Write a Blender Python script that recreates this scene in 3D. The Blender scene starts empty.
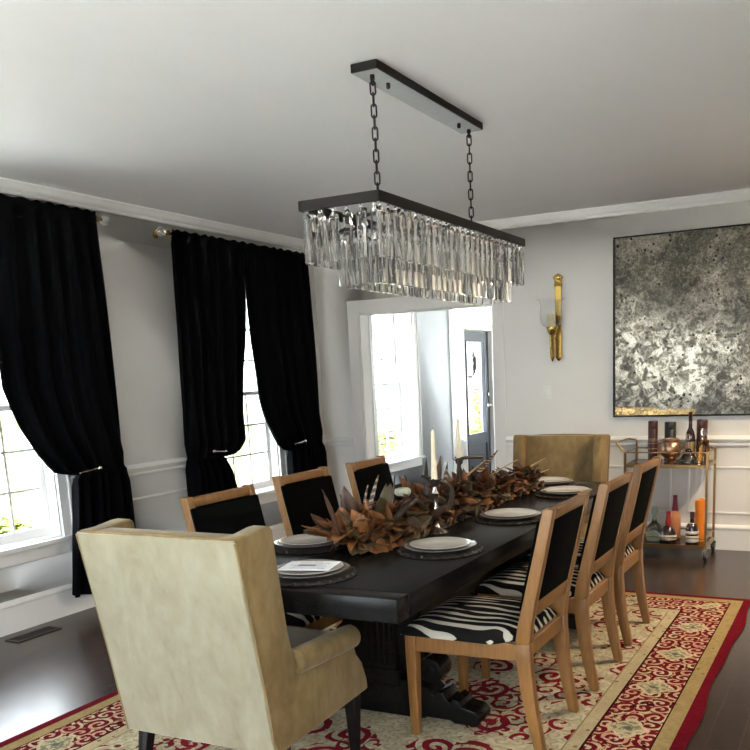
import bpy, bmesh, math, random
from mathutils import Vector, Matrix
random.seed(7)
PI = math.pi
S = bpy.context.scene
COL = S.collection

# ------------------------------------------------------------------ camera
cam_d = bpy.data.cameras.new('camera'); cam = bpy.data.objects.new('camera', cam_d); COL.objects.link(cam)
S.camera = cam
yaw, pit, rol = (math.radians(a) for a in (-26.486, -11.064, -2.302))
fw = Vector((math.sin(yaw)*math.cos(pit), math.cos(yaw)*math.cos(pit), math.sin(pit)))
rt = Vector((math.cos(yaw), -math.sin(yaw), 0)); up = rt.cross(fw)
r2 = math.cos(rol)*rt + math.sin(rol)*up; u2 = -math.sin(rol)*rt + math.cos(rol)*up
cam.matrix_world = Matrix(((r2.x, u2.x, -fw.x, 0), (r2.y, u2.y, -fw.y, 0), (r2.z, u2.z, -fw.z, 1.5), (0, 0, 0, 1)))
cam_d.sensor_width = 36; cam_d.lens = 866/750*36
cam_d.shift_x = (375-434.5)/750; cam_d.shift_y = (542-375)/750
cam_d.clip_start = .05; cam_d.clip_end = 200

# ------------------------------------------------------------------ light
W = bpy.data.worlds.new('daylight'); S.world = W; W.use_nodes = True
bg = W.node_tree.nodes['Background']; bg.inputs[0].default_value = (.86, .93, 1, 1); bg.inputs[1].default_value = 1.0
S.view_settings.view_transform = 'Standard'; S.view_settings.look = 'None'
S.view_settings.gamma = 1; S.view_settings.use_curve_mapping = False
S.view_settings.exposure = 4.25
sun_d = bpy.data.lights.new('sun', 'SUN'); sun_d.energy = 9.0; sun_d.color = (1, .97, .92); sun_d.angle = .01
sun = bpy.data.objects.new('sun', sun_d); COL.objects.link(sun)          # high sun over the roof: it lights the garden, not the rooms
sun.rotation_euler = Vector((-.55, 0, -.83)).to_track_quat('-Z', 'Y').to_euler()
def portal(loc, inward, sx, sz):
    l = bpy.data.lights.new('window_portal', 'AREA'); l.shape = 'RECTANGLE'; l.size = sx; l.size_y = sz
    l.cycles.is_portal = True
    o = bpy.data.objects.new('window_portal', l); COL.objects.link(o); o.location = loc
    o.rotation_euler = Vector(inward).to_track_quat('-Z', 'Y').to_euler()
for yc, zz, w, h in ((3.58, 1.39, .8, 1.7), (6.02, 1.39, .8, 1.7), (8.76, 1.39, .8, 1.7), (11.1, 1.3, .7, 1.5), (11.1, 2.28, 1.7, .34), (10.45, 1.27, .24, 1.3)):
    portal((-5.06, yc, zz), (1, 0, 0), w, h)
for xc, ww in ((-3.5, 1.1), (-2.38, .8), (-.55, 1.0)):
    portal((xc, -1.01, 1.39), (0, 1, 0), ww, 1.7)
portal((-2.9, 13.82, 1.4), (0, -1, 0), 1.7, 1.8)
for yc in (.2,): portal((1.26, yc, 1.39), (-1, 0, 0), 1.0, 1.7)
try:
    S.cycles.use_denoising = True; S.cycles.caustics_reflective = False; S.cycles.caustics_refractive = False
    S.cycles.max_bounces = 14; S.cycles.diffuse_bounces = 8; S.cycles.transmission_bounces = 14; S.cycles.transparent_max_bounces = 24
    S.cycles.sample_clamp_indirect = 6
except Exception: pass

# ------------------------------------------------------------------ materials
MATS = {}
class NT:
    def __init__(s, name):
        s.m = bpy.data.materials.new(name); s.m.use_nodes = True; s.t = s.m.node_tree; s.n = s.t.nodes
        s.b = s.n['Principled BSDF']; s.out = s.n['Material Output']
    def node(s, kind, **kw):
        n = s.n.new(kind)
        for k, v in kw.items(): setattr(n, k, v)
        return n
    def link(s, a, b): s.t.links.new(a, b)
    def put(s, sock, v):
        if hasattr(v, 'links') or isinstance(v, bpy.types.NodeSocket): s.link(v, sock)
        else: sock.default_value = v
    def math(s, op, a, b=None, c=None):
        n = s.node('ShaderNodeMath', operation=op); s.put(n.inputs[0], a)
        if b is not None: s.put(n.inputs[1], b)
        if c is not None: s.put(n.inputs[2], c)
        return n.outputs[0]
    def obj(s, scale=(1, 1, 1), rot=(0, 0, 0)):
        if not hasattr(s, '_tc'): s._tc = s.node('ShaderNodeTexCoord')
        mp = s.node('ShaderNodeMapping'); mp.inputs['Scale'].default_value = scale; mp.inputs['Rotation'].default_value = rot
        s.link(s._tc.outputs['Object'], mp.inputs[0]); return mp.outputs[0]
    def noise(s, vec, scale=5, detail=4, rough=.5, dist=0):
        n = s.node('ShaderNodeTexNoise'); s.put(n.inputs['Vector'], vec)
        n.inputs['Scale'].default_value = scale; n.inputs['Detail'].default_value = detail
        n.inputs['Roughness'].default_value = rough; n.inputs['Distortion'].default_value = dist
        return n
    def ramp(s, fac, stops, const=False):
        n = s.node('ShaderNodeValToRGB'); cr = n.color_ramp
        if const: cr.interpolation = 'CONSTANT'
        while len(cr.elements) < len(stops): cr.elements.new(.5)
        for e, (p, c) in zip(cr.elements, stops): e.position = p; e.color = (*c, 1) if len(c) == 3 else c
        s.put(n.inputs[0], fac); return n.outputs[0]
    def mix(s, fac, a, b, mode='MIX'):
        n = s.node('ShaderNodeMix', data_type='RGBA', blend_type=mode)
        s.put(n.inputs[0], fac)
        for i, v in ((6, a), (7, b)):
            s.put(n.inputs[i], (*v, 1) if isinstance(v, tuple) and len(v) == 3 else v)
        return n.outputs[2]
    def bump(s, h, strength=.3, dist=.01):
        n = s.node('ShaderNodeBump'); n.inputs['Strength'].default_value = strength; n.inputs['Distance'].default_value = dist
        s.link(h, n.inputs['Height']); s.link(n.outputs[0], s.b.inputs['Normal'])
    def set(s, **kw):
        for k, v in kw.items():
            k = {'color': 'Base Color', 'rough': 'Roughness', 'metal': 'Metallic', 'trans': 'Transmission Weight', 'ior': 'IOR',
                 'spec': 'Specular IOR Level', 'sheen': 'Sheen Weight', 'sheenr': 'Sheen Roughness', 'sheent': 'Sheen Tint', 'coat': 'Coat Weight', 'coatr': 'Coat Roughness'}[k]
            if isinstance(v, tuple) and len(v) == 3: v = (*v, 1)
            s.put(s.b.inputs[k], v)
        return s
def mat(name, color, rough=.5, var=.0, vs=20, bump=0, bs=60, **kw):
    if name in MATS: return MATS[name]
    t = NT(name); t.set(rough=rough, **kw)
    if var:
        n = t.noise(t.obj(), vs, 4)
        c1 = tuple(c*(1-var) for c in color); c2 = tuple(min(1, c*(1+var)) for c in color)
        t.set(color=t.ramp(n.outputs[0], [(.3, c1), (.7, c2)]))
    else: t.set(color=color)
    if bump: t.bump(t.noise(t.obj(), bs, 3).outputs[0], bump, .004)
    MATS[name] = t.m; return t.m

PAINT = mat('wall_paint', (.74, .72, .685), .55, .015, 3, .05, 150)
CEIL = mat('ceiling_paint', (.76, .765, .77), .6, .015, 2)
TRIM = mat('white_trim_paint', (.80, .795, .78), .35, .01, 5)
BLACKVELVET = mat('black_velvet', (.0016, .0018, .0024), .9, .3, 8, .3, 90, spec=.06)
BLACKCLOTH = mat('black_chair_cloth', (.0022, .0026, .0026), .95, .3, 60, .2, 300, spec=.04)
BRASS = mat('polished_brass', (.46, .31, .085), .25, .05, 30, metal=1.0)
GOLDMETAL = mat('gold_cart_metal', (.40, .255, .105), .3, .05, 30, metal=1.0)
BRONZE = mat('dark_bronze', (.011, .0095, .008), .5, .1, 40, spec=.2)
BRONZEPLATE = mat('brushed_bronze_plate', (.34, .35, .34), .4, .06, 40, metal=.3)
BLACKLEG = mat('ebony_leg', (.008, .006, .0055), .4, .2, 30, spec=.15)
CHROME = mat('silver_metal', (.6, .57, .52), .25, .05, 20, metal=1.0)
DOORGREY = mat('charcoal_door_paint', (.040, .046, .056), .5, .05, 10, spec=.3)
WAX = mat('cream_wax', (.78, .68, .47), .45, .03, 20)
PAPER = mat('white_paper', (.88, .89, .93), .6, .01, 20)
INK = mat('grey_ink', (.25, .25, .28), .7, .05, 20)
PORCELAIN = mat('pale_porcelain', (.52, .49, .45), .18, .04, 12, coat=.5)
GREYPLATE = mat('pewter_plate', (.30, .29, .28), .25, .08, 15, coat=.4, metal=.3)
WHITEPLASTIC = mat('white_plastic', (.8, .79, .75), .35, .01, 20)
LAWN = mat('pale_paving', (.43, .43, .41), .9, .15, 6)
def mk_wood(name, c1, c2, rough, scale=(3, 3, .35), ns=14, spec=.5):
    t = NT(name); n = t.noise(t.obj(scale), ns, 5, .6, 1.2)
    t.set(color=t.ramp(n.outputs[0], [(.3, c1), (.7, c2)]), rough=rough, spec=spec)
    t.bump(n.outputs[0], .08, .003); MATS[name] = t.m; return t.m
OAK = mk_wood('oiled_oak', (.185, .083, .020), (.265, .125, .035), .45)
TABLEWOOD = mk_wood('black_stained_wood', (.0045, .0042, .0042), (.011, .010, .0095), .26, (6, .6, 6), 8, .17)
def mk_floor():
    t = NT('dark_plank_floor')
    v = t.obj((1, 1, 1), (0, 0, PI/2))
    b = t.node('ShaderNodeTexBrick'); t.link(v, b.inputs['Vector'])
    b.offset = .37; b.inputs['Scale'].default_value = 1; b.inputs['Brick Width'].default_value = 1.6; b.inputs['Row Height'].default_value = .125
    b.inputs['Mortar Size'].default_value = .0022; b.inputs['Mortar Smooth'].default_value = .3; b.inputs['Bias'].default_value = 0
    b.inputs['Color1'].default_value = (.030, .017, .012, 1); b.inputs['Color2'].default_value = (.052, .029, .020, 1); b.inputs['Mortar'].default_value = (.006, .004, .003, 1)
    n = t.noise(t.obj((14, 1.2, 1)), 4, 5, .6, .6)
    t.set(color=t.mix(.35, b.outputs[0], t.ramp(n.outputs[0], [(.3, (.018, .010, .008)), (.72, (.048, .029, .022))])), rough=t.math('MULTIPLY_ADD', n.outputs[0], .06, .22), spec=.5)
    h = t.math('MULTIPLY', b.outputs[1], -1.0)
    t.bump(h, .45, .003); return t.m
FLOOR = mk_floor()
def mk_velvet(name, ca, cb, cc, sh):
    t = NT(name)
    n1 = t.noise(t.obj((1, 1, .45)), 7, 5, .6, .8).outputs[0]; n2 = t.noise(t.obj((1, 1, .6)), 26, 4, .6, .4).outputs[0]
    f = t.math('MULTIPLY_ADD', n2, .35, t.math('MULTIPLY', n1, .75))
    t.set(color=t.ramp(f, [(.32, ca), (.52, cb), (.75, cc)]), rough=.75, sheen=sh, sheenr=.4, sheent=(1, .98, .88))
    t.bump(t.noise(t.obj(), 220, 2).outputs[0], .1, .002); return t.m
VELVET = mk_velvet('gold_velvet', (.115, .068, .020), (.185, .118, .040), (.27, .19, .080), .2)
LITVELVET = mk_velvet('lit_gold_velvet', (.20, .172, .105), (.27, .243, .160), (.33, .305, .215), .5)  # gold velvet with the light on its nap put into a paler colour
def mk_zebra():
    t = NT('zebra_cloth')
    nz = t.noise(t.obj((2.0, 3.0, 3.0)), 1.4, 1.5, .5).outputs[0]
    nz2 = t.noise(t.obj((3.2, 20, 20)), 1.3, 1, .5).outputs[0]
    sx = t.node('ShaderNodeSeparateXYZ'); t.link(t.obj(), sx.inputs[0])
    a = t.math('MULTIPLY_ADD', t.math('SUBTRACT', nz, .5), .13, sx.outputs[1])
    a = t.math('MULTIPLY_ADD', t.math('MULTIPLY', sx.outputs[0], sx.outputs[0]), .30, a)
    a = t.math('MULTIPLY_ADD', sx.outputs[0], .06, a)
    s = t.math('SINE', t.math('MULTIPLY', a, 2*PI/.054))
    k = t.math('ADD', t.math('SUBTRACT', s, .26), t.math('MULTIPLY', t.math('SUBTRACT', nz2, .5), 2.8))
    t.set(color=t.ramp(k, [(0, (.010, .009, .009)), (.10, (.010, .009, .009)), (.22, (.46, .43, .36)), (1, (.52, .49, .41))]), rough=.95, spec=.05)
    return t.m
ZEBRA = mk_zebra()
def mk_rug(x0, x1, y0, y1):
    t = NT('persian_rug')
    sx = t.node('ShaderNodeSeparateXYZ'); t.link(t.obj(), sx.inputs[0]); X, Y = sx.outputs[0], sx.outputs[1]
    hx, hy = (x1-x0)/2, (y1-y0)/2
    dx = t.math('SUBTRACT', hx, t.math('ABSOLUTE', X)); dy = t.math('SUBTRACT', hy, t.math('ABSOLUTE', Y))
    d = t.math('MINIMUM', dx, dy)
    isx = t.math('LESS_THAN', dx, dy)                                    # 1 on the long sides
    along = t.math('ADD', t.math('MULTIPLY', isx, Y), t.math('MULTIPLY', t.math('SUBTRACT', 1, isx), X))
    RED, DRED = (.140, .004, .012), (.040, .002, .005)
    CREAM, GOLD, SAGE = (.56, .46, .30), (.30, .215, .085), (.22, .21, .14)
    v2 = t.obj((1, 1, 0))
    wob = t.noise(v2, 14, 2).outputs[0]
    def spiral(scale, pitch, arms, thr, seedoff, rnd=.8):
        m = t.node('ShaderNodeMapping'); t.link(v2, m.inputs[0]); m.inputs['Location'].default_value = (seedoff, seedoff*.7, 0)
        w = t.node('ShaderNodeVectorMath', operation='MULTIPLY_ADD'); t.link(t.noise(v2, scale*1.6, 1).outputs['Color'], w.inputs[0]); w.inputs[1].default_value = (.25/scale, .25/scale, 0); t.link(m.outputs[0], w.inputs[2])
        v = t.node('ShaderNodeTexVoronoi', voronoi_dimensions='2D'); t.link(w.outputs[0], v.inputs['Vector']); v.inputs['Scale'].default_value = scale; v.inputs['Randomness'].default_value = rnd
        q = t.node('ShaderNodeVectorMath', operation='SUBTRACT'); t.link(w.outputs[0], q.inputs[0]); t.link(v.outputs['Position'], q.inputs[1])
        s3 = t.node('ShaderNodeSeparateXYZ'); t.link(q.outputs[0], s3.inputs[0])
        ang = t.math('ARCTAN2', s3.outputs[1], s3.outputs[0])
        ln = t.node('ShaderNodeVectorMath', operation='LENGTH'); t.link(q.outputs[0], ln.inputs[0]); r = ln.outputs['Value']
        sgn = t.node('ShaderNodeSeparateColor'); t.link(v.outputs['Color'], sgn.inputs[0])
        dirn = t.math('SUBTRACT', t.math('MULTIPLY', t.math('GREATER_THAN', sgn.outputs[0], .5), 2.0), 1.0)
        sp = t.math('SINE', t.math('ADD', t.math('MULTIPLY', r, 2*PI/pitch), t.math('MULTIPLY', t.math('MULTIPLY', ang, dirn), arms)))
        return t.math('GREATER_THAN', sp, thr), r, sgn.outputs[1]
    vor = t.node('ShaderNodeTexVoronoi'); t.link(v2, vor.inputs['Vector']); vor.inputs['Scale'].default_value = 17
    dot = t.math('LESS_THAN', vor.outputs['Distance'], .26)
    # border: red ground, cream and rose scrolls
    s1, r1, k1 = spiral(11, .038, 1, .30, 3.1)
    s2, r2, k2 = spiral(13, .034, 2, .45, 7.7)
    rose = t.mix(t.math('GREATER_THAN', wob, .5), (.55, .30, .20), CREAM)
    bd = t.mix(s1, RED, rose); bd = t.mix(t.math('MULTIPLY', s2, t.math('GREATER_THAN', r1, .055)), bd, t.mix(t.math('GREATER_THAN', wob, .52), RED, (.50, .38, .17)))
    bd = t.mix(t.math('MULTIPLY', dot, t.math('GREATER_THAN', t.noise(v2, 6, 0).outputs[0], .52)), bd, DRED)
    def med(off, rx, ry, per, c0=.25):
        m = t.math('PINGPONG', t.math('ADD', along, off), per/2)
        a = t.math('DIVIDE', m, rx); b = t.math('ABSOLUTE', t.math('DIVIDE', t.math('SUBTRACT', d, c0), ry))
        return t.math('ADD', t.math('ADD', a, b), t.math('MULTIPLY', t.math('SUBTRACT', t.noise(v2, 34, 2).outputs[0], .5), .6))
    m1 = med(.38, .115, .095, .51)
    bd = t.mix(t.math('LESS_THAN', m1, 1.0), bd, CREAM)
    bd = t.mix(t.math('LESS_THAN', m1, .80), bd, t.mix(t.math('GREATER_THAN', t.noise(v2, 40, 2).outputs[0], .5), SAGE, (.50, .42, .26)))
    bd = t.mix(t.math('LESS_THAN', m1, .22), bd, (.12, .135, .11))
    # field: cream ground, worn grey green fronds, crimson rosettes and sprays
    f1 = t.noise(v2, 13, 3, .6, 1.2).outputs[0]
    fd = t.mix(t.ramp(f1, [(.35, (0, 0, 0)), (.65, (1, 1, 1))]), (.44, .37, .24), (.60, .53, .38))
    s4, r4, k4 = spiral(15, .045, 2, .55, 1.3)
    fd = t.mix(t.math('MULTIPLY', s4, .75), fd, (.33, .29, .18))
    s3_, r3, k3 = spiral(3.3, .062, 1, -.15, 5.2, .7)
    near = t.math('LESS_THAN', t.math('MULTIPLY_ADD', t.math('SUBTRACT', wob, .5), .10, r3), .105)
    pick = t.math('GREATER_THAN', k3, .35)
    fd = t.mix(t.math('MULTIPLY', t.math('MULTIPLY', s3_, near), pick), fd, (.20, .010, .020))
    s5, r5, k5 = spiral(9, .06, 1, .35, 9.4)
    spray = t.math('MULTIPLY', s5, t.math('GREATER_THAN', t.noise(v2, 2.2, 1).outputs[0], .54))
    fd = t.mix(spray, fd, (.20, .010, .020))
    small = t.math('MULTIPLY', dot, t.math('GREATER_THAN', t.noise(v2, 5, 1).outputs[0], .56)); fd = t.mix(small, fd, (.17, .02, .02))
    gd = t.mix(t.noise(v2, 18, 2).outputs[0], GOLD, (.40, .30, .14)); gd = t.mix(t.math('LESS_THAN', vor.outputs['Distance'], .16), gd, (.16, .10, .04))
    col = t.mix(t.math('GREATER_THAN', d, .052), t.mix(t.noise(v2, 40, 2).outputs[0], (.09, .002, .007), (.19, .006, .016)), gd)
    col = t.mix(t.math('GREATER_THAN', d, .118), col, DRED)
    col = t.mix(t.math('GREATER_THAN', d, .125), col, bd)
    col = t.mix(t.math('GREATER_THAN', d, .370), col, DRED)
    col = t.mix(t.math('GREATER_THAN', d, .381), col, t.mix(t.math('LESS_THAN', vor.outputs['Distance'], .16), (.47, .39, .24), (.22, .15, .07)))
    col = t.mix(t.math('GREATER_THAN', d, .440), col, (.27, .20, .10))
    col = t.mix(t.math('GREATER_THAN', d, .447), col, fd)
    wool = t.math('ADD', t.math('MULTIPLY', t.noise(v2, 55, 3, .6).outputs[0], .55), t.math('MULTIPLY', t.noise(v2, 8, 3, .6).outputs[0], .45))
    col = t.mix(1.0, col, t.ramp(wool, [(.32, (.66, .64, .61)), (.66, (1, 1, 1))]), 'MULTIPLY')
    t.set(color=col, rough=1.0, spec=.05)
    t.bump(t.noise(t.obj(), 160, 2).outputs[0], .35, .004); return t.m
def mk_art():
    t = NT('antiqued_mirror_leaf')
    v = t.obj()
    a = t.noise(v, 1.9, 5, .6, .6).outputs[0]; b = t.noise(v, 16, 6, .75, .4).outputs[0]; c = t.noise(v, 60, 4, .7).outputs[0]
    k = t.math('ADD', t.math('MULTIPLY', a, .42), t.math('ADD', t.math('MULTIPLY', b, .36), t.math('MULTIPLY', c, .30)))
    col = t.ramp(k, [(.43, (.012, .010, .007)), (.50, (.050, .043, .032)), (.55, (.10, .088, .068)), (.64, (.22, .20, .16))])
    vo = t.node('ShaderNodeTexVoronoi'); t.link(v, vo.inputs['Vector']); vo.inputs['Scale'].default_value = 21
    spot = t.math('MULTIPLY', t.math('LESS_THAN', t.math('MULTIPLY_ADD', t.math('SUBTRACT', c, .5), .5, vo.outputs['Distance']), .22), t.math('GREATER_THAN', a, .5))
    col = t.mix(spot, col, (.012, .010, .008))
    sx = t.node('ShaderNodeSeparateXYZ'); t.link(v, sx.inputs[0])
    gold = t.math('MULTIPLY', t.math('LESS_THAN', t.math('MULTIPLY_ADD', t.math('SUBTRACT', b, .5), .10, t.math('MULTIPLY_ADD', sx.outputs[0], .05, sx.outputs[2])), -.665), t.math('LESS_THAN', sx.outputs[0], -.05))
    col = t.mix(gold, col, t.ramp(c, [(.35, (.16, .095, .03)), (.65, (.36, .25, .11))]))
    t.set(color=col, metal=t.ramp(k, [(.44, (.55, .55, .55)), (.56, (.92, .92, .92))]), rough=t.ramp(b, [(.36, (.40, .40, .40)), (.60, (.17, .17, .17))]))
    t.bump(t.math('ADD', b, c), .14, .002); return t.m
def mk_clear(name, tint, ior, gl=.5):
    t = NT(name); t.n.remove(t.b)
    tr = t.node('ShaderNodeBsdfTransparent'); tr.inputs[0].default_value = (*tint, 1)
    g = t.node('ShaderNodeBsdfGlossy'); g.inputs['Roughness'].default_value = .03
    lw = t.node('ShaderNodeLayerWeight'); lw.inputs['Blend'].default_value = .5
    f0 = ((ior-1)/(ior+1))**2
    fr = t.math('MULTIPLY_ADD', t.math('POWER', lw.outputs['Facing'], 5.0), 1-f0, f0)
    mx = t.node('ShaderNodeMixShader'); t.link(fr, mx.inputs[0]); t.link(tr.outputs[0], mx.inputs[1]); t.link(g.outputs[0], mx.inputs[2])
    t.link(mx.outputs[0], t.out.inputs[0]); return t.m
PANE = mk_clear('window_glass', (.97, .98, .98), 1.45)
SHADEGLASS = mk_clear('hurricane_glass', (.975, .978, .975), 1.28)
def mk_glass(name, col, rough=.0, ior=1.5):
    t = NT(name); t.set(color=col, rough=rough, trans=1.0, ior=ior); return t.m
CRYSTAL = mk_glass('crystal', (.985, .99, .99), .03, 1.5)
BOTTLEGREEN = mk_glass('green_glass', (.62, .80, .66), .03, 1.45)
BULB = mk_glass('clear_bulb', (.95, .93, .88), .05, 1.3)
def bottle_mat(name, c): return mat(name, c, .12, .05, 30, coat=.6)
DARKGLASS = bottle_mat('dark_bottle_glass', (.020, .010, .008))
MAROON = mat('maroon_box', (.045, .007, .007), .35, .1, 30)
BLACKBOX = mat('black_box', (.012, .014, .013), .4, .1, 30)
LABELWHITE = mat('label_white', (.72, .68, .62), .5, .04, 40)
LABELGOLD = mat('label_gold', (.55, .38, .16), .4, .05, 40, metal=.4)
AMBER = mk_glass('amber_liquid', (.75, .42, .12), .02, 1.4)
REDWAX = mat('red_seal', (.30, .012, .016), .35, .1, 30)
ROSEFOIL = mat('rose_foil', (.26, .03, .06), .35, .1, 40)
PEACHGLASS = bottle_mat('peach_bottle', (.62, .25, .11))
ORANGE = mat('orange_sleeve', (.80, .22, .015), .45, .05, 30)
COPPER = mat('tarnished_copper', (.50, .30, .20), .28, .2, 14, metal=1.0)
RUBBER = mat('black_rubber', (.015, .015, .015), .5, .05, 20)
WOVEN = mat('woven_charger_cane', (.040, .028, .020), .7, .5, 60, .6, 120)
LEAVES = [mat('leaf_rust', (.135, .040, .008), .55, .35, 25), mat('leaf_brown', (.060, .024, .010), .55, .35, 25),
          mat('leaf_olive', (.075, .056, .022), .6, .35, 25), mat('leaf_tan', (.22, .085, .022), .55, .3, 25), mat('leaf_dark', (.024, .012, .008), .55, .3, 25)]
HORN = mat('dark_horn', (.035, .024, .018), .35, .3, 30)
STRAW = mat('straw_stem', (.42, .30, .17), .6, .2, 40)
GOURD = mat('pale_gourd', (.42, .44, .33), .5, .15, 20)
SHRUB = [mat('shrub_leaf_green', (.055, .085, .014), .8, .4, 12, spec=.1), mat('shrub_leaf_yellow', (.09, .10, .02), .8, .3, 12, spec=.1)]
GRASS = mat('lawn_grass', (.045, .052, .016), .95, .25, 3, spec=.05)
def mk_feather():
    t = NT('barred_feather'); sx = t.node('ShaderNodeSeparateXYZ'); t.link(t.obj(), sx.inputs[0])
    s = t.math('SINE', t.math('MULTIPLY_ADD', t.math('ABSOLUTE', sx.outputs[0]), 120, t.math('MULTIPLY', sx.outputs[2], 210)))
    t.set(color=t.ramp(s, [(.2, (.05, .025, .016)), (.55, (.42, .27, .16))]), rough=.6); return t.m
FEATHER = mk_feather()

# ------------------------------------------------------------------ mesh building
class MB:
    def __init__(s): s.bm = bmesh.new()
    def _m(s, faces, mi):
        for f in faces: f.material_index = mi
    def box(s, c, size, rot=None, mi=0):
        M = Matrix.Translation(c) @ (rot if rot is not None else Matrix.Identity(4)) @ Matrix.Diagonal((*size, 1))
        g = bmesh.ops.create_cube(s.bm, size=1, matrix=M)
        s._m({f for v in g['verts'] for f in v.link_faces}, mi); return s
    def bx(s, x0, x1, y0, y1, z0, z1, mi=0):
        return s.box(((x0+x1)/2, (y0+y1)/2, (z0+z1)/2), (abs(x1-x0), abs(y1-y0), abs(z1-z0)), None, mi)
    def loft(s, rings, cap=True, closed=False, mi=0):
        vs = [[s.bm.verts.new(p) for p in r] for r in rings]; n = len(vs[0]); fs = []
        m = len(vs)
        for i in range(m if closed else m-1):
            a, b = vs[i], vs[(i+1) % m]
            for j in range(n): fs.append(s.bm.faces.new((a[j], a[(j+1) % n], b[(j+1) % n], b[j])))
        if cap and not closed:
            fs.append(s.bm.faces.new(vs[0][::-1])); fs.append(s.bm.faces.new(vs[-1]))
        s._m(fs, mi); return s
    def tube(s, pts, r, n=10, closed=False, mi=0):
        pts = [Vector(p) for p in pts]; k = len(pts); rs = r if isinstance(r, (list, tuple)) else [r]*k
        rings = []; prev = None
        for i, p in enumerate(pts):
            t = ((pts[(i+1) % k] if closed or i+1 < k else p) - (pts[i-1] if closed or i > 0 else p)).normalized()
            if prev is None: a = t.orthogonal().normalized()
            else: a = (prev - t*prev.dot(t)).normalized()
            prev = a; b = t.cross(a)
            rings.append([p + (a*math.cos(2*PI*j/n) + b*math.sin(2*PI*j/n))*rs[i] for j in range(n)])
        return s.loft(rings, True, closed, mi)
    def cyl(s, p0, p1, r0, r1=None, n=16, mi=0): return s.tube([p0, p1], [r0, r0 if r1 is None else r1], n, False, mi)
    def lathe(s, prof, c=(0, 0, 0), n=28, mi=0, sx=1, sy=1):
        rings = [[(c[0]+r*sx*math.cos(2*PI*j/n), c[1]+r*sy*math.sin(2*PI*j/n), c[2]+z) for j in range(n)] for r, z in prof]
        return s.loft(rings, True, False, mi)
    def prism(s, poly, axis, t0, t1, mi=0):
        def P(a, b, t): return {'x': (t, a, b), 'y': (a, t, b), 'z': (a, b, t)}[axis]
        return s.loft([[P(a, b, t0) for a, b in poly], [P(a, b, t1) for a, b in poly]], True, False, mi)
    def sweep(s, path, mi=0):
        """path: (centre, half extent vector a, half extent vector b)"""
        rings = []
        for c, a, b in path:
            c, a, b = Vector(c), Vector(a), Vector(b); rings.append([c-a-b, c+a-b, c+a+b, c-a+b])
        return s.loft(rings, True, False, mi)
    def ball(s, c, r, n=14, sc=(1, 1, 1), mi=0):
        M = Matrix.Translation(c) @ Matrix.Diagonal((*sc, 1))
        g = bmesh.ops.create_uvsphere(s.bm, u_segments=n, v_segments=max(6, n*2//3), radius=r, matrix=M)
        s._m({f for v in g['verts'] for f in v.link_faces}, mi); return s
    def bevel(s, w, seg=2, ang=30):
        bmesh.ops.recalc_face_normals(s.bm, faces=s.bm.faces)
        es = [e for e in s.bm.edges if len(e.link_faces) == 2 and e.calc_face_angle(0) > math.radians(ang)]
        bmesh.ops.bevel(s.bm, geom=es, offset=w, segments=seg, profile=.5, affect='EDGES', clamp_overlap=True); return s
    def build(s, name, mats, parent=None, smooth=40, loc=None):
        bmesh.ops.recalc_face_normals(s.bm, faces=s.bm.faces)
        for f in s.bm.faces: f.smooth = smooth > 0
        for e in s.bm.edges:
            if len(e.link_faces) == 2 and e.calc_face_angle(0) > math.radians(smooth): e.smooth = False
        me = bpy.data.meshes.new(name); s.bm.to_mesh(me); s.bm.free()
        for m in (mats if isinstance(mats, (list, tuple)) else [mats]): me.materials.append(m)
        o = bpy.data.objects.new(name, me); COL.objects.link(o)
        if parent is not None: o.parent = parent
        if loc is not None: o.location = loc
        return o
def tag(o, label, cat, group=None, kind=None):
    o['label'] = label; o['category'] = cat
    if group: o['group'] = group
    if kind: o['kind'] = kind
    return o
def thing(name, label, cat, loc=(0, 0, 0), rz=0, group=None):
    o = bpy.data.objects.new(name, None); COL.objects.link(o); o.location = loc; o.rotation_euler = (0, 0, rz)
    o.empty_display_size = .1
    return tag(o, label, cat, group)
def struct(o, label=None, cat=None):
    o['kind'] = 'structure'
    if label: o['label'] = label
    if cat: o['category'] = cat
    return o
def copy_tree(o, loc=None, rz=None, label=None):
    r = o.copy(); COL.objects.link(r)
    if loc is not None: r.location = loc
    if rz is not None: r.rotation_euler = (0, 0, rz)
    if label: r['label'] = label
    for ch in o.children:
        c = ch.copy(); COL.objects.link(c); c.parent = r
        for g in ch.children:
            d = g.copy(); COL.objects.link(d); d.parent = c
    return r
def lerp_table(tab, z):
    if z >= tab[0][0]: return tab[0][1]
    for (z0, v0), (z1, v1) in zip(tab, tab[1:]):
        if z >= z1: return v0 + (v1-v0)*(z0-z)/max(1e-6, z0-z1)
    return tab[-1][1]

# ------------------------------------------------------------------ the room
XL, XR, YF, YB, ZC = -4.744, 1.0, 7.194, -.75, 2.74
REARW = ((-3.5, 1.1), (-2.38, .8), (-.55, 1.0))
TH = .25
def wall_cells(us, zs, holes, put):
    for u0, u1 in zip(us, us[1:]):
        for z0, z1 in zip(zs, zs[1:]):
            uc, zc = (u0+u1)/2, (z0+z1)/2
            if not any(a < uc < b and c < zc < d for a, b, c, d in holes): put(u0, u1, z0, z1)
def wall(name, axis, p0, p1, u0, u1, holes, m=PAINT, z1=ZC, label=None):
    mb = MB(); us = sorted({u0, u1, *[h[0] for h in holes], *[h[1] for h in holes]}); zs = sorted({0, z1, *[h[2] for h in holes], *[h[3] for h in holes]})
    if axis == 'x': wall_cells(us, zs, holes, lambda a, b, c, d: mb.bx(p0, p1, a, b, c, d))
    else: wall_cells(us, zs, holes, lambda a, b, c, d: mb.bx(a, b, p0, p1, c, d))
    bmesh.ops.remove_doubles(mb.bm, verts=mb.bm.verts, dist=1e-5)
    return struct(mb.build(name, m), label, 'wall')
WZ0, WZ1 = .53, 2.24
H1, H2, H3 = (3.18, 3.98), (5.62, 6.42), (8.22, 9.16)
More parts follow.
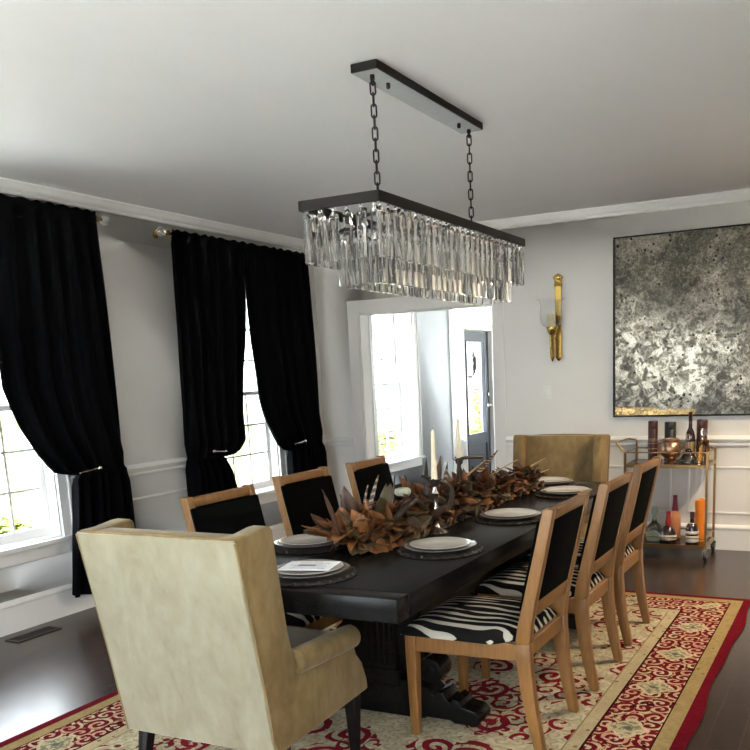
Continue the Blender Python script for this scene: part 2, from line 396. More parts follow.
wall('wall_left', 'x', XL-TH, XL, YB, YF+.15, [(*H1, WZ0, WZ1), (*H2, WZ0, WZ1)], label='long white wall with the two black curtained windows')
wall('wall_far', 'y', YF, YF+.15, XL, XR, [(-4.28, -2.93, 0, 2.064)], label='white end wall with the foyer opening and the framed art')
wall('wall_right', 'x', XR, XR+.2, YB, YF+.15, [(-.3, .7, .53, 2.24)], label='white wall to the right of the camera')
wall('wall_rear', 'y', YB-.2, YB, XL-TH, XR+.2, [(a-w/2, a+w/2, .53, 2.24) for a, w in REARW], label='white wall with windows behind the camera')
FOYERPAINT = mat('pale_blue_paint', (.70, .75, .80), .55, .015, 3)
wall('wall_foyer_front', 'x', XL-TH, XL, YF+.15, 13.6, [(*H3, WZ0, WZ1), (10.24, 11.93, 0, 2.46)], FOYERPAINT, label='foyer wall with a window and the front door')
wall('wall_foyer_end', 'y', 13.6, 13.75, XL-TH, -1.0, [(-3.75, -2.05, .5, 2.3)], label='end wall of the foyer')
wall('wall_foyer_right', 'x', -1.12, -1.0, YF+.15, 13.6, [], label='inner side wall of the foyer')
struct(MB().bx(XL, XR, YB, YF, -.06, 0).build('floor', FLOOR), 'dark brown plank floor', 'floor')
struct(MB().bx(XL, -1.12, YF, 13.6, -.06, 0).build('floor_foyer', FLOOR), 'dark plank floor of the foyer', 'floor')
struct(MB().bx(XL-TH, XR+.2, YB-.2, YF, ZC, ZC+.1).build('ceiling', CEIL), 'plain white ceiling', 'ceiling')
struct(MB().bx(XL-TH, -1.0, YF, 13.75, ZC, ZC+.1).build('ceiling_foyer', CEIL), 'ceiling of the foyer', 'ceiling')
# crown
CP = [(0, 0), (.072, 0), (.072, -.010), (.062, -.015), (.052, -.032), (.032, -.048), (.018, -.054), (.016, -.066), (.009, -.072), (0, -.074)]
struct(MB().prism([(XL+a, ZC+b) for a, b in CP], 'y', YB, YF).build('trim_1', TRIM), 'crown moulding of the window wall', 'moulding')
struct(MB().prism([(YF-a, ZC+b) for a, b in CP], 'x', XL, XR).build('trim_2', TRIM), 'crown moulding of the end wall', 'moulding')
struct(MB().prism([(XR-a, ZC+b) for a, b in CP], 'y', YB, YF).build('trim_3', TRIM), 'crown moulding of the right wall', 'moulding')
# baseboards
BP = [(0, 0), (.02, 0), (.02, .165), (.028, .172), (.028, .184), (.012, .200), (0, .204)]
struct(MB().prism([(XL+a, b) for a, b in BP], 'y', YB, YF).build('baseboard_left', TRIM), 'tall white baseboard under the windows', 'baseboard')
mb = MB()
for a, b in ((XL, -4.40), (-2.83, XR)): mb.prism([(YF-p, q) for p, q in BP], 'x', a, b)
struct(mb.build('baseboard_far', TRIM), 'white baseboard of the end wall', 'baseboard')
struct(MB().prism([(XR-a, b) for a, b in BP], 'y', YB, YF).build('baseboard_right', TRIM), 'white baseboard of the right wall', 'baseboard')
# chair rails
RP = [(0, .85), (.016, .85), (.020, .862), (.014, .872), (.030, .890), (.034, .905), (.018, .915), (.010, .928), (0, .932)]
mb = MB()
for a, b in ((YB, H1[0]-.1), (H1[1]+.1, H2[0]-.1), (H2[1]+.1, YF)): mb.prism([(XL+p, q) for p, q in RP], 'y', a, b)
struct(mb.build('trim_4', TRIM), 'chair rail of the window wall', 'chair rail')
mb = MB()
for a, b in ((XL, -4.40), (-2.83, XR)): mb.prism([(YF-p, q-.012) for p, q in RP], 'x', a, b)
struct(mb.build('trim_5', TRIM), 'chair rail of the end wall', 'chair rail')
def panel_frames(name, axis, p, s, rects, label):
    mb = MB(); w, t = .018, .009
    for a, b, c, d in rects:
        for q in ((a, b, c, c+w), (a, b, d-w, d), (a, a+w, c, d), (b-w, b, c, d)):
            if axis == 'x': mb.bx(p, p+s*t, q[0], q[1], q[2], q[3])
            else: mb.bx(q[0], q[1], p, p+s*t, q[2], q[3])
    struct(mb.bevel(.004, 1).build(name, TRIM), label, 'moulding')
panel_frames('trim_6', 'x', XL, 1, [(-.6, 2.9, .30, .69), (4.2, 5.4, .30, .69), (6.65, 7.1, .30, .69)], 'raised wainscot panels under the window wall chair rail')
panel_frames('trim_7', 'y', YF, -1, [(-2.72, -1.39, .29, .675), (-1.26, .0, .29, .675)], 'raised wainscot panels on the end wall')
# foyer opening casing
mb = MB()
for yy, s in ((YF, -1), (YF+.15, 1)):
    mb.bx(-4.40, -4.28, yy, yy+s*.010, 0, 2.184).bx(-2.93, -2.83, yy, yy+s*.010, 0, 2.184).bx(-4.28, -2.93, yy, yy+s*.010, 2.064, 2.184)
mb.bx(-4.283, -4.268, YF, YF+.15, 0, 2.064).bx(-2.942, -2.927, YF, YF+.15, 0, 2.064).bx(-4.28, -2.93, YF, YF+.15, 2.052, 2.067)
struct(mb.bevel(.003, 1).build('door_1', PAINT), 'white cased opening to the foyer', 'doorway')

def window(name, loc, rz, w, z0, z1, recess, cols, label, deep=TH):
    """local x along the wall, +y into the room, y = 0 the wall face"""
    o = bpy.data.objects.new(name, None); COL.objects.link(o); o.location = loc; o.rotation_euler = (0, 0, rz); struct(o, label, 'window')
    h = w/2; cw = .092
    mb = MB()
    mb.bx(-h-cw, -h, 0, .02, z0, z1+cw).bx(h, h+cw, 0, .02, z0, z1+cw).bx(-h, h, 0, .02, z1, z1+cw)
    mb.bx(-h-cw, -h-cw+.02, 0, .032, z0, z1+cw).bx(h+cw-.02, h+cw, 0, .032, z0, z1+cw).bx(-h-cw, h+cw, 0, .032, z1+cw-.02, z1+cw)
    mb.bx(-h-cw-.02, h+cw+.02, -.02, .045, z0-.03, z0).bx(-h-cw, h+cw, 0, .014, z0-.112, z0-.03)
    mb.bx(-h, -h+.012, -deep, 0, z0, z1).bx(h-.012, h, -deep, 0, z0, z1).bx(-h, h, -deep, 0, z1-.012, z1).bx(-h, h, -deep, 0, z0-.005, z0+.012)
    mb.bevel(.003, 1).build('window_frame', TRIM, o)
    zm = (z0+z1)/2; gl = MB()
    for za, zb, yy in ((z0+.012, zm+.018, -recess), (zm-.018, z1-.012, -recess-.036)):
        sb = MB(); st = .036; a = h-.012
        sb.bx(-a, -a+st, yy-.035, yy, za, zb).bx(a-st, a, yy-.035, yy, za, zb).bx(-a+st, a-st, yy-.034, yy-.001, za, za+(.06 if za < 1 else .036)).bx(-a+st, a-st, yy-.034, yy-.001, zb-.036, zb)
        g0, g1 = za+(.06 if za < 1 else .036), zb-.036
        for k in range(1, cols):
            x = -a+st+(2*a-2*st)*k/cols; sb.bx(x-.009, x+.009, yy-.03, yy-.006, g0, g1)
        for k in (1, 2):
            z = g0+(g1-g0)*k/3; sb.bx(-a+st, a-st, yy-.029, yy-.007, z-.009, z+.009)
        s = sb.build('sash', TRIM, o, 0)
        MB().bx(-a+st, a-st, yy-.020, yy-.016, g0, g1).build('pane', PANE, s)
    return o
window('window_1', (XL, 3.58, 0), -PI/2, .8, WZ0, WZ1, .085, 3, 'white sash window at the left edge behind the single black curtain')
window('window_2', (XL, 6.02, 0), -PI/2, .8, WZ0, WZ1, .085, 3, 'white sash window between the paired black curtains')
window('window_3', (XL, 8.69, 0), -PI/2, .94, WZ0, WZ1, .19, 3, 'bright sash window seen through the opening in the foyer')
for k, (xc, ww) in enumerate(REARW):
    window('window_%d' % (4+k), (xc, YB, 0), 0, ww, WZ0, WZ1, .085, 4, 'white sash window behind the camera', .2)

for k, yc in enumerate((.2,)):
    window('window_%d' % (8+k), (XR, yc, 0), PI/2, 1.0, WZ0, WZ1, .085, 4, 'added sash window right of the camera, brightening the left wall', .2)  # window added beside the camera to brighten the left wall
window('window_7', (-2.9, 13.6, 0), PI, 1.7, .5, 2.3, .06, 4, 'added wide sash window brightening the foyer from its end', .15)  # window added in the end wall to brighten the foyer
# front door, its sidelight and transom
t = bpy.data.objects.new('door_2', None); COL.objects.link(t); struct(t, 'dark grey front door with a tall glass pane, seen through the opening', 'door')
mb = MB(); xd0, xd1 = -4.86, -4.81
def rect_ring(mb, x0, x1, ya, yb, za, zb, w, wb=None, wt=None):
    wb = w if wb is None else wb; wt = w if wt is None else wt
    mb.bx(x0, x1, ya, ya+w, za, zb).bx(x0, x1, yb-w, yb, za, zb).bx(x0, x1, ya+w, yb-w, za, za+wb).bx(x0, x1, ya+w, yb-w, zb-wt, zb)
rect_ring(mb, xd0, xd1, 10.665, 11.595, .015, 2.035, .15, .63, .145)
mb.bevel(.004, 1); d = mb.build('door_leaf', DOORGREY, t)
mb = MB(); rect_ring(mb, xd1-.004, xd1+.012, 10.79, 11.47, .17, .52, .03); rect_ring(mb, xd1-.004, xd1+.014, 10.80, 11.46, .63, 1.905, .022)
mb.build('door_moulding', DOORGREY, t)
MB().bx(-4.838, -4.832, 10.815, 11.445, .645, 1.89).build('pane', PANE, t)
mb = MB().cyl((xd1, 11.53, 1.02), (xd1+.05, 11.53, 1.02), .012).cyl((xd1, 11.53, 1.02), (xd1+.008, 11.53, 1.02), .03).cyl((xd1+.045, 11.53, 1.02), (xd1+.045, 11.42, 1.02), .009)
mb.build('door_handle', CHROME, t)
MB().cyl((xd1, 11.53, 1.17), (xd1+.02, 11.53, 1.17), .028, .024).build('deadbolt', CHROME, t)
mb = MB(); rect_ring(mb, -4.95, XL-.01, 10.24, 11.93, 0, 2.46, .075, .012)
mb.bx(-4.95, XL-.01, 10.62, 10.66, 0, 2.12).bx(-4.95, XL-.01, 11.60, 11.645, 0, 2.12).bx(-4.95, XL-.01, 10.3, 11.87, 2.04, 2.11)
mb.bx(-4.90, -4.80, 10.31, 10.62, 0, .62).bx(-4.90, -4.80, 11.645, 11.86, 0, .62)
mb.bx(XL, XL+.02, 10.14, 10.24, 0, 2.56).bx(XL, XL+.02, 11.93, 12.03, 0, 2.56).bx(XL, XL+.02, 10.24, 11.93, 2.46, 2.56)
mb.bevel(.004, 1).build('door_frame', TRIM, t)
MB().bx(-4.86, -4.855, 10.315, 10.62, .62, 2.04).build('sidelight_pane', PANE, t)
MB().bx(-4.86, -4.855, 11.645, 11.86, .62, 2.04).build('sidelight_pane', PANE, t)
MB().bx(-4.86, -4.855, 10.315, 11.86, 2.11, 2.385).build('transom_pane', PANE, t)

# ------------------------------------------------------------------ outside
struct(MB().bx(-60, 40, -40, 60, -.5, -.42).build('ground', LAWN), 'pale paved ground outside the windows', 'ground')
struct(MB().bx(-60, -9.5, -40, 60, -.42, -.40).build('ground_lawn', GRASS), 'green lawn beyond the paving', 'lawn')
def leaf_cloud(c, rad, n, size, mats):
    mb = MB()
    for i in range(n):
        d = Vector((random.gauss(0, 1), random.gauss(0, 1), random.gauss(0, 1))).normalized()*random.uniform(.55, 1)
        p = Vector(c) + Vector((d.x*rad[0], d.y*rad[1], d.z*rad[2]))
        q = Matrix.Rotation(random.uniform(0, 6.28), 4, 'Z') @ Matrix.Rotation(random.uniform(-1.2, 1.2), 4, 'X')
        s = size*random.uniform(.6, 1.3); mi = random.randrange(len(mats))
        vs = [mb.bm.verts.new(p + (q @ Vector(v))*s) for v in ((-.5, 0, 0), (0, -.25, .08), (.6, 0, 0), (0, .25, .08))]
        mb.bm.faces.new(vs).material_index = mi
    return mb
for x, y, r, h, lab in ((-7.0, 5.35, .36, .78, 'yellow green garden shrub outside the leftmost window'), (-7.0, 12.2, .40, 1.12, 'yellow green garden shrub outside the foyer window'),
                        (-7.2, 16.1, .75, 1.75, 'yellow green garden shrub seen through the front door glass')):
    o = thing('garden_shrub', lab, 'shrub', (x, y, -.42), 0, 'shrubs in the front garden')
    leaf_cloud((0, 0, h*.56), (r, r, h*.46), 900 if h < 1.5 else 2200, .10, SHRUB).build('foliage', SHRUB, o, 0)
    MB().cyl((0, 0, 0), (0, 0, h*.7), .03, .015).build('stem', OAK, o)
# wreath on the outside of the door
o = thing('door_wreath', 'brown dried twig wreath hanging on the front door glass', 'wreath', (-4.895, 11.13, 1.60))
TWIG = mat('wreath_twig', (.016, .0075, .003), .8, .4, 40, spec=.05)
mb = MB()
for k in range(420):
    a = random.uniform(0, 2*PI); rr = .155 + random.gauss(0, .024); p = Vector((random.gauss(0, .012), rr*math.cos(a), rr*math.sin(a)*1.15))
    tdir = Vector((random.gauss(0, .3), -math.sin(a)+random.gauss(0, .5), math.cos(a)+random.gauss(0, .5))).normalized(); nn = tdir.orthogonal().normalized()*.012
    vs = [mb.bm.verts.new(v) for v in (p, p+tdir*.03+nn, p+tdir*.07, p+tdir*.03-nn)]; mb.bm.faces.new(vs)
mb.build('twigs', TWIG, o, 0)
MB().tube([(0, .155*math.cos(2*PI*k/32), .178*math.sin(2*PI*k/32)) for k in range(32)], .016, 8, True).build('hoop', TWIG, o)
MB().bx(-.004, .004, -.012, .012, .17, .40).build('ribbon', TWIG, o)

# ------------------------------------------------------------------ curtains
def curtain(label, inner, outer, ztop, zbot, nf, bulge, x0=-4.62, rodz=2.60):
    nu, zs = 96, []
    z = ztop
    while z > zbot+1e-4: zs.append(z); z -= (.006 if .84 < z < 1.12 else .03)
    zs.append(zbot)
    mb = MB(); grid = []
    bz, bd = bulge
    for z in zs:
        a, b = lerp_table(inner, z), lerp_table(outer, z); w = abs(b-a)
        amp = .020 + .022*max(0, min(1, (.9-w)/.5)) + .006*(ztop-z)
        if z > rodz-.06: amp = .010
        row = []
        for i in range(nu+1):
            u = i/nu
            ph = nf*2*PI*(u + .035*math.sin(5*u+z*.8) + .02*math.sin(13*u))
            dx = amp*(math.sin(ph) + .3*math.sin(2.3*ph+1.1))
            if z > bz: k = math.exp(-((z-bz-.06)/.20)**2)
            else: k = math.exp(-((z-bz)/.03)**2)
            dx += bd*k*(1-u)**.7
            if abs(z-bz) < .10: dx *= .55 + .45*abs(z-bz)/.10
            if z > rodz-.055: dx = .022 + .35*dx
            row.append(mb.bm.verts.new((x0+dx, a+(b-a)*u, z + (.006*math.sin(ph*1.3) if z == ztop else 0))))
        grid.append(row)
    for r0, r1 in zip(grid, grid[1:]):
        for i in range(nu): mb.bm.faces.new((r0[i], r0[i+1], r1[i+1], r1[i]))
    o = mb.build('curtain', BLACKVELVET, None, 180)
    m = o.modifiers.new('thickness', 'SOLIDIFY'); m.thickness = .006; m.offset = 0
    return tag(o, label, 'curtain', 'black velvet curtains')
curtain('wide black velvet curtain at the left edge of the picture, swept right over the holdback',
        [(2.625, 3.60), (2.0, 3.565), (1.508, 3.564), (1.266, 3.637), (1.099, 3.705), (1.02, 3.765), (.975, 3.82), (.955, 3.90), (.945, 3.975), (.942, 4.03), (.643, 3.991), (.15, 3.90)],
        [(2.625, 4.425), (1.737, 4.449), (1.264, 4.465), (.845, 4.478), (.15, 4.50)], 2.625, .14, 6, (.95, .07))
curtain('left black velvet curtain of the middle window, hanging nearly straight above a low tie',
        [(2.60, 5.952), (2.106, 5.938), (1.825, 5.895), (1.583, 5.835), (1.3, 5.78), (.998, 5.70), (.94, 5.665), (.915, 5.60), (.912, 5.48), (.905, 5.47), (.891, 5.513), (.787, 5.574), (.642, 5.618), (.3, 5.66), (.14, 5.67)],
        [(2.60, 5.14), (1.5, 5.134), (.993, 5.128), (.14, 5.105)], 2.60, .14, 6, (.93, .06))
curtain('right black velvet curtain of the middle window, swept aside towards the foyer opening',
        [(2.60, 5.958), (2.107, 5.955), (1.826, 5.967), (1.581, 6.003), (1.33, 6.025), (1.134, 6.07), (1.001, 6.124), (.935, 6.187), (.88, 6.29), (.869, 6.36), (.866, 6.42), (.654, 6.407), (.14, 6.40)],
        [(2.60, 6.876), (2.109, 6.899), (1.567, 6.934), (1.006, 6.97), (.633, 6.979), (.14, 6.98)], 2.60, .14, 6, (.90, .06))
def rod(y0, y1, z, label):
    o = thing('curtain_rod', label, 'curtain rod', (-4.62, (y0+y1)/2, z), 0, 'brass curtain rods')
    h = (y1-y0)/2
    MB().cyl((0, -h, 0), (0, h, 0), .013).build('rod', BRASS, o)
    for s in (-1, 1):
        f = MB().cyl((0, s*h, 0), (0, s*(h+.035), 0), .017, .012).build('finial_collar', BRASS, o)
        MB().ball((0, s*(h+.062), 0), .034, 20).build('finial_ball', CRYSTAL, f)
        b = MB().cyl((0, s*(h-.012), 0), (-.124, s*(h-.012), 0), .008).cyl((-.115, s*(h-.012), 0), (-.124, s*(h-.012), 0), .025).tube([(.018*math.cos(k*PI/8), s*(h-.012), .018*math.sin(k*PI/8)) for k in range(16)], .006, 6, True)
        b.build('bracket', BRASS, o)
rod(2.63, 4.46, 2.585, 'brass curtain rod above the leftmost window with crystal ball ends')
rod(5.11, 6.90, 2.575, 'brass curtain rod above the paired curtains with crystal ball ends')
for y, z, s, lab in ((4.15, .968, -1, 'thin brass holdback across the leftmost black curtain'), (5.29, .966, 1, 'thin brass holdback on the left of the paired black curtains'), (6.53, .940, -1, 'thin brass holdback on the right of the paired black curtains')):
    o = thing('curtain_holdback', lab, 'holdback', (XL, y, z), 0, 'brass curtain holdbacks')
    MB().cyl((0, 0, 0), (.228, 0, 0), .006).cyl((0, 0, 0), (.008, 0, 0), .022).build('post', BRASS, o)
    MB().tube([(.222, 0, 0), (.226, s*.04, -.003), (.226, s*.09, -.008), (.222, s*.16, -.014)], [.008, .007, .006, .004], 8).build('arm', CHROME, o)
    MB().ball((.228, 0, 0), .015, 12).build('knob', CHROME, o)

# ------------------------------------------------------------------ rug and floor vent
RX0, RX1, RY0, RY1 = -3.27, -.57, 1.90, 5.63
mb = MB(); nx, ny = 30, 60; vs = []
for j in range(ny+1):
    row = []
    for i in range(nx+1):
        x = RX0+(RX1-RX0)*i/nx; y = RY0+(RY1-RY0)*j/ny
        if i == nx: x += .010*math.sin(y*4.1)+.006*math.sin(y*9)
        row.append(mb.bm.verts.new((x-(RX0+RX1)/2, y-(RY0+RY1)/2, .011)))
    vs.append(row)
for j in range(ny):
    for i in range(nx): mb.bm.faces.new((vs[j][i], vs[j][i+1], vs[j+1][i+1], vs[j+1][i]))
g = bmesh.ops.extrude_face_region(mb.bm, geom=mb.bm.faces[:])
for v in g['geom']:
    if isinstance(v, bmesh.types.BMVert): v.co.z = .0005
rug = mb.build('area_rug', mk_rug(RX0, RX1, RY0, RY1), None, 40, ((RX0+RX1)/2, (RY0+RY1)/2, 0))
tag(rug, 'large red and cream floral patterned rug under the dining table', 'rug')
VENTWOOD = mat('stained_vent_wood', (.022, .013, .010), .4, .2, 30)
o = thing('floor_vent', 'dark metal floor vent beside the baseboard at the left', 'vent', (-4.565, 3.53, 0))
mb = MB(); rect_ring(mb, -.001, .001, -1, 1, 0, 1, .1) if False else None
mb.bx(-.06, .06, -.16, -.145, 0, .006).bx(-.06, .06, .145, .16, 0, .006).bx(-.06, -.045, -.145, .145, 0, .006).bx(.045, .06, -.145, .145, 0, .006)
mb.build('vent_frame', VENTWOOD, o)
mb = MB()
for k in range(14): mb.box((0, -.135+k*.0208, .0035), (.09, .006, .004), Matrix.Rotation(.5, 4, 'X'))
mb.bx(-.045, .045, -.145, .145, .0002, .001); mb.build('vent_grille', RUBBER, o)

for x, y, lab in ((.30, 6.62, 'added warm fill light near the end wall, out of the picture to the right'), (.20, 5.45, 'added warm fill light above the right side of the rug, out of the picture')):  # lamps added out of view to warm the rug and end wall
    o = thing('added_fill_light', lab, 'fill light', (x, y, ZC), 0, 'added fill lights')
    MB().lathe([(.055, -.002), (.085, -.002), (.085, -.008), (.060, -.012), (.055, -.004)], n=28).build('trim_ring', TRIM, o)
    ld = bpy.data.lights.new('added_fill_lamp', 'SPOT'); ld.energy = 8 if y > 6 else 24; ld.color = (1, .80, .55); ld.spot_size = math.radians(130); ld.spot_blend = .8; ld.shadow_soft_size = .22
    lo = bpy.data.objects.new('added_fill_lamp', ld); COL.objects.link(lo); lo.parent = o; lo.location = (0, 0, -.03); lo.rotation_euler = (0, math.radians(18), 0)
# ------------------------------------------------------------------ dining table
T = thing('dining_table', 'long black wooden trestle dining table on the rug', 'table', (-1.877, 3.975, 0))
mb = MB(); tw, tl = .505, 1.525
mb.bx(-tw, tw, -tl+.09, tl-.09, .675, .76).bx(-tw, tw, -tl, -tl+.088, .673, .76).bx(-tw, tw, tl-.088, tl, .673, .76)
mb.bevel(.006, 2).build('tabletop', TABLEWOOD, T)
for s in (-1, 1):
    yc = s*.745
    mb = MB(); mb.bx(-.085, .085, yc-.06, yc+.06, .15, .675)
    for k in range(5): mb.cyl((-.06+.03*k, yc-.06, .24), (-.06+.03*k, yc-.06, .56), .011).cyl((-.06+.03*k, yc+.06, .24), (-.06+.03*k, yc+.06, .56), .011)
    mb.bx(-.105, .105, yc-.075, yc+.075, .15, .225).bx(-.105, .105, yc-.075, yc+.075, .575, .615)
    mb.bevel(.005, 1).build('pedestal_post', TABLEWOOD, T)
    MB().bx(-.40, .40, yc-.09, yc+.09, .615, .675).bevel(.01, 2).build('support_beam', TABLEWOOD, T)
    for q in (-1, 1):
        pl = [(.08, .62), (.25, .62), (.262, .58), (.245, .535), (.20, .495), (.185, .45), (.195, .41), (.228, .385), (.235, .345), (.215, .29), (.165, .245), (.12, .225), (.08, .225)]
        mb = MB().prism([(q*a, b) for a, b in pl], 'y', yc-.045, yc+.045).bevel(.008, 2)
        mb.cyl((q*.235, yc-.055, .585), (q*.235, yc+.055, .585), .032, n=18).build('scroll_bracket', TABLEWOOD, T)
    mb = MB()
    prof = [(0, .0), (.20, .0), (.22, .012), (.34, .012), (.36, 0), (.462, 0), (.478, .02), (.478, .045), (.455, .068), (.395, .078), (.385, .10), (.355, .115), (.345, .095), (.325, .10), (.31, .135), (.28, .135), (.268, .115), (.23, .15), (.16, .17), (0, .175)]
    full = prof + [(-a, b) for a, b in prof[::-1][1:-1]]
    mb.prism(full, 'y', yc-.065, yc+.065).bevel(.006, 2, 20); mb.build('foot', TABLEWOOD, T, 30, (0, 0, .012))
    for q in (-1, 1):
        MB().cyl((q*.245, yc-.06, .235), (q*.245, yc+.06, .235), .056, n=24).cyl((q*.245, yc-.066, .235), (q*.245, yc+.066, .235), .026, n=18).bevel(.008, 2).build('scroll_volute', TABLEWOOD, T)
MB().bx(-.045, .045, -.70, .70, .30, .42).bevel(.008, 2).build('stretcher', TABLEWOOD, T)

# ------------------------------------------------------------------ dining chairs (local +x = front)
def make_chair(label):
    o = thing('dining_chair', label, 'chair', (0, 0, 0), 0, 'oak dining chairs with zebra seats')
    prof = [(0, -.288, .019), (.12, -.262, .023), (.25, -.240, .027), (.37, -.228, .030), (.44, -.226, .030), (.52, -.236, .028), (.62, -.258, .025), (.80, -.300, .023), (.975, -.338, .021)]
    def px(z): return lerp_table([(a, b) for a, b, c in prof[::-1]], z)
    for s in (-1, 1):
        MB().sweep([((x, s*.222, z), (d, 0, 0), (0, .0225, 0)) for z, x, d in prof if z <= .445]).bevel(.004, 2, 40).build('leg', OAK, o)
        MB().sweep([((.255, s*.243, z), (w, 0, 0), (0, w, 0)) for z, w in ((0, .017), (.37, .024), (.437, .024))]).bevel(.003, 2).build('leg', OAK, o)
    mb = MB()
    for s in (-1, 1): mb.sweep([((x, s*.222, z), (d, 0, 0), (0, .0225, 0)) for z, x, d in prof if z >= .44])
    mb.sweep([((px(z), 0, z), (.019, 0, 0), (0, .205, 0)) for z in (.928, .968)])
    mb.sweep([((px(z), 0, z), (.017, 0, 0), (0, .205, 0)) for z in (.535, .600)])
    mb.bevel(.004, 2, 40).build('backrest_frame', OAK, o)
    mb = MB().sweep([((px(z), 0, z), (.016, 0, 0), (0, .203, 0)) for z in (.598, .65, .75, .85, .930)]).bevel(.006, 2, 50)
    mb.build('back_panel', BLACKCLOTH, o)
    MB().sweep([((px(z)+.026, 0, z), (.010, 0, 0), (0, .2435, 0)) for z in (.575, .65, .75, .85, .925)]).bevel(.008, 2, 50).build('front_pad', BLACKCLOTH, o)
    mb = MB()
    for s in (-1, 1): mb.sweep([((-.21, s*.226, .402), (0, .013, 0), (0, 0, .034)), ((.25, s*.246, .402), (0, .013, 0), (0, 0, .034))])
    mb.bx(.243, .268, -.235, .235, .368, .436).bx(-.243, -.215, -.205, .205, .375, .440)
    mb.bevel(.003, 1).build('seat_frame', OAK, o)
    # seat cushion
    mb = MB(); n = 26; rows = []
    for i in range(n+1):
        u = -1+2*i/n; row = []
        for j in range(n+1):
            v = -1+2*j/n
            f = (u+1)/2; x = -.222 + f*.515; hw = .203 + .070*min(1, f*3.2) if f < .3125 else .273
            hw = .205 + (.272-.205)*min(1, max(0, (f-.10)/.12))
            edge = (1-abs(u)**10)*(1-abs(v)**10)
            z = .446 + .040*edge**.5 + .024*(1-u*u)*(1-v*v)
            row.append(mb.bm.verts.new((x, hw*v, z)))
        rows.append(row)
    bot = [[mb.bm.verts.new((p.co.x, p.co.y, .437)) for p in r] for r in rows]
    for i in range(n):
        for j in range(n):
            mb.bm.faces.new((rows[i][j], rows[i+1][j], rows[i+1][j+1], rows[i][j+1]))
            mb.bm.faces.new((bot[i][j+1], bot[i+1][j+1], bot[i+1][j], bot[i][j]))
    for k in range(n):
        mb.bm.faces.new((rows[0][k], rows[0][k+1], bot[0][k+1], bot[0][k])); mb.bm.faces.new((rows[n][k+1], rows[n][k], bot[n][k], bot[n][k+1]))
        mb.bm.faces.new((rows[k+1][0], rows[k][0], bot[k][0], bot[k+1][0])); mb.bm.faces.new((rows[k][n], rows[k+1][n], bot[k+1][n], bot[k][n]))
    mb.build('seat', ZEBRA, o, 60)
    return o
RG = .0113
ch = make_chair('oak dining chair with zebra seat, nearest the camera on the right of the table')
ch.location = (-1.37, 3.265, RG); ch.rotation_euler = (0, 0, PI)
copy_tree(ch, (-1.355, 3.985, RG), PI, 'oak dining chair with zebra seat, middle of the right row')
copy_tree(ch, (-1.37, 4.70, RG), PI, 'oak zebra seated chair, farthest of the right row, before the bar cart')
copy_tree(ch, (-2.415, 3.23, RG), 0, 'oak framed black backed chair left of the table, nearest the gold armchair in front')
copy_tree(ch, (-2.48, 4.01, RG), 0, 'oak framed black backed chair left of the table, below the middle window')
copy_tree(ch, (-2.45, 4.70, RG), math.radians(5), 'oak framed black backed chair left of the table, nearest the foyer opening')

# ------------------------------------------------------------------ wing armchairs (local +y = front, back at y = 0)
def make_armchair(label):
    o = thing('wing_armchair', label, 'armchair', (0, 0, 0), 0, 'gold velvet wing armchairs')
    hw = .34
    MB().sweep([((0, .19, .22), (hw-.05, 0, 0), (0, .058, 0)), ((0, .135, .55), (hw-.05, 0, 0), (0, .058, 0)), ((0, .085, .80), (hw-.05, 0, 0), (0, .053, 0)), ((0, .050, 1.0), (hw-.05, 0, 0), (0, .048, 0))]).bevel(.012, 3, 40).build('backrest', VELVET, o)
    MB().sweep([((0, .126, .222), (hw-.003, 0, 0), (0, .006, 0)), ((0, .074, .55), (hw-.002, 0, 0), (0, .006, 0)), ((0, .029, .80), (hw, 0, 0), (0, .006, 0)), ((0, -.002, .996), (hw+.001, 0, 0), (0, .006, 0))]).bevel(.003, 1).build('outside_back', LITVELVET, o)
    MB().tube([(-hw-.001, .000, .992), (-hw*.5, .0, .999), (0, 0, 1.001), (hw*.5, .0, .999), (hw+.001, .004, .990)], .006, 8).build('piping', VELVET, o)
    for s in (-1, 1):
        pl = [(.0, 1.002), (.07, 1.003), (.15, 1.014), (.182, 1.014), (.196, 1.0), (.205, .90), (.222, .76), (.236, .64), (.254, .57), (.28, .53), (.34, .505), (.655, .49), (.658, .45), (.668, .418), (.705, .375), (.735, .30), (.74, .25), (.45, .235), (.132, .22), (.045, .76)]
        MB().prism(pl, 'x', s*(hw-.070), s*(hw+.004)).bevel(.012, 3, 28).build('side_panel', VELVET, o)
        MB().tube([(s*(hw+.003), -.003, .990), (s*(hw+.003), .036, .78), (s*(hw+.003), .089, .47), (s*(hw+.001), .124, .222)], .0055, 8).build('piping', VELVET, o)
        mb = MB().tube([(s*(hw-.012), .262, .512), (s*(hw-.010), .275, .512), (s*(hw-.010), .40, .505), (s*(hw-.010), .60, .497), (s*(hw-.010), .652, .494)], [.030, .046, .048, .048, .046], 24)
        mb.tube([(s*(hw-.010), .648, .494), (s*(hw-.010), .664, .494)], [.040, .030], 20)
        mb.build('arm', VELVET, o)
        for y, dy, w in ((.665, 0, .026), (.20, -.06, .026)):
            MB().sweep([((s*.312, y+dy, .0), (.016, 0, 0), (0, .016, 0)), ((s*.312, y, .255), (w, 0, 0), (0, w, 0))]).bevel(.003, 1).build('leg', BLACKLEG, o)
    MB().bx(-hw+.07, hw-.07, .15, .725, .235, .385).bevel(.018, 3).build('seat_base', VELVET, o)
    MB().bx(-hw+.076, hw-.076, .20, .735, .387, .485).bevel(.03, 4).build('seat_cushion', VELVET, o)
    return o
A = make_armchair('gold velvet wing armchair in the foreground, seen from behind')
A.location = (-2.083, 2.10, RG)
copy_tree(A, (-2.02, 6.335, 0.0003), PI, 'gold velvet wing armchair at the far end of the table, facing the camera')

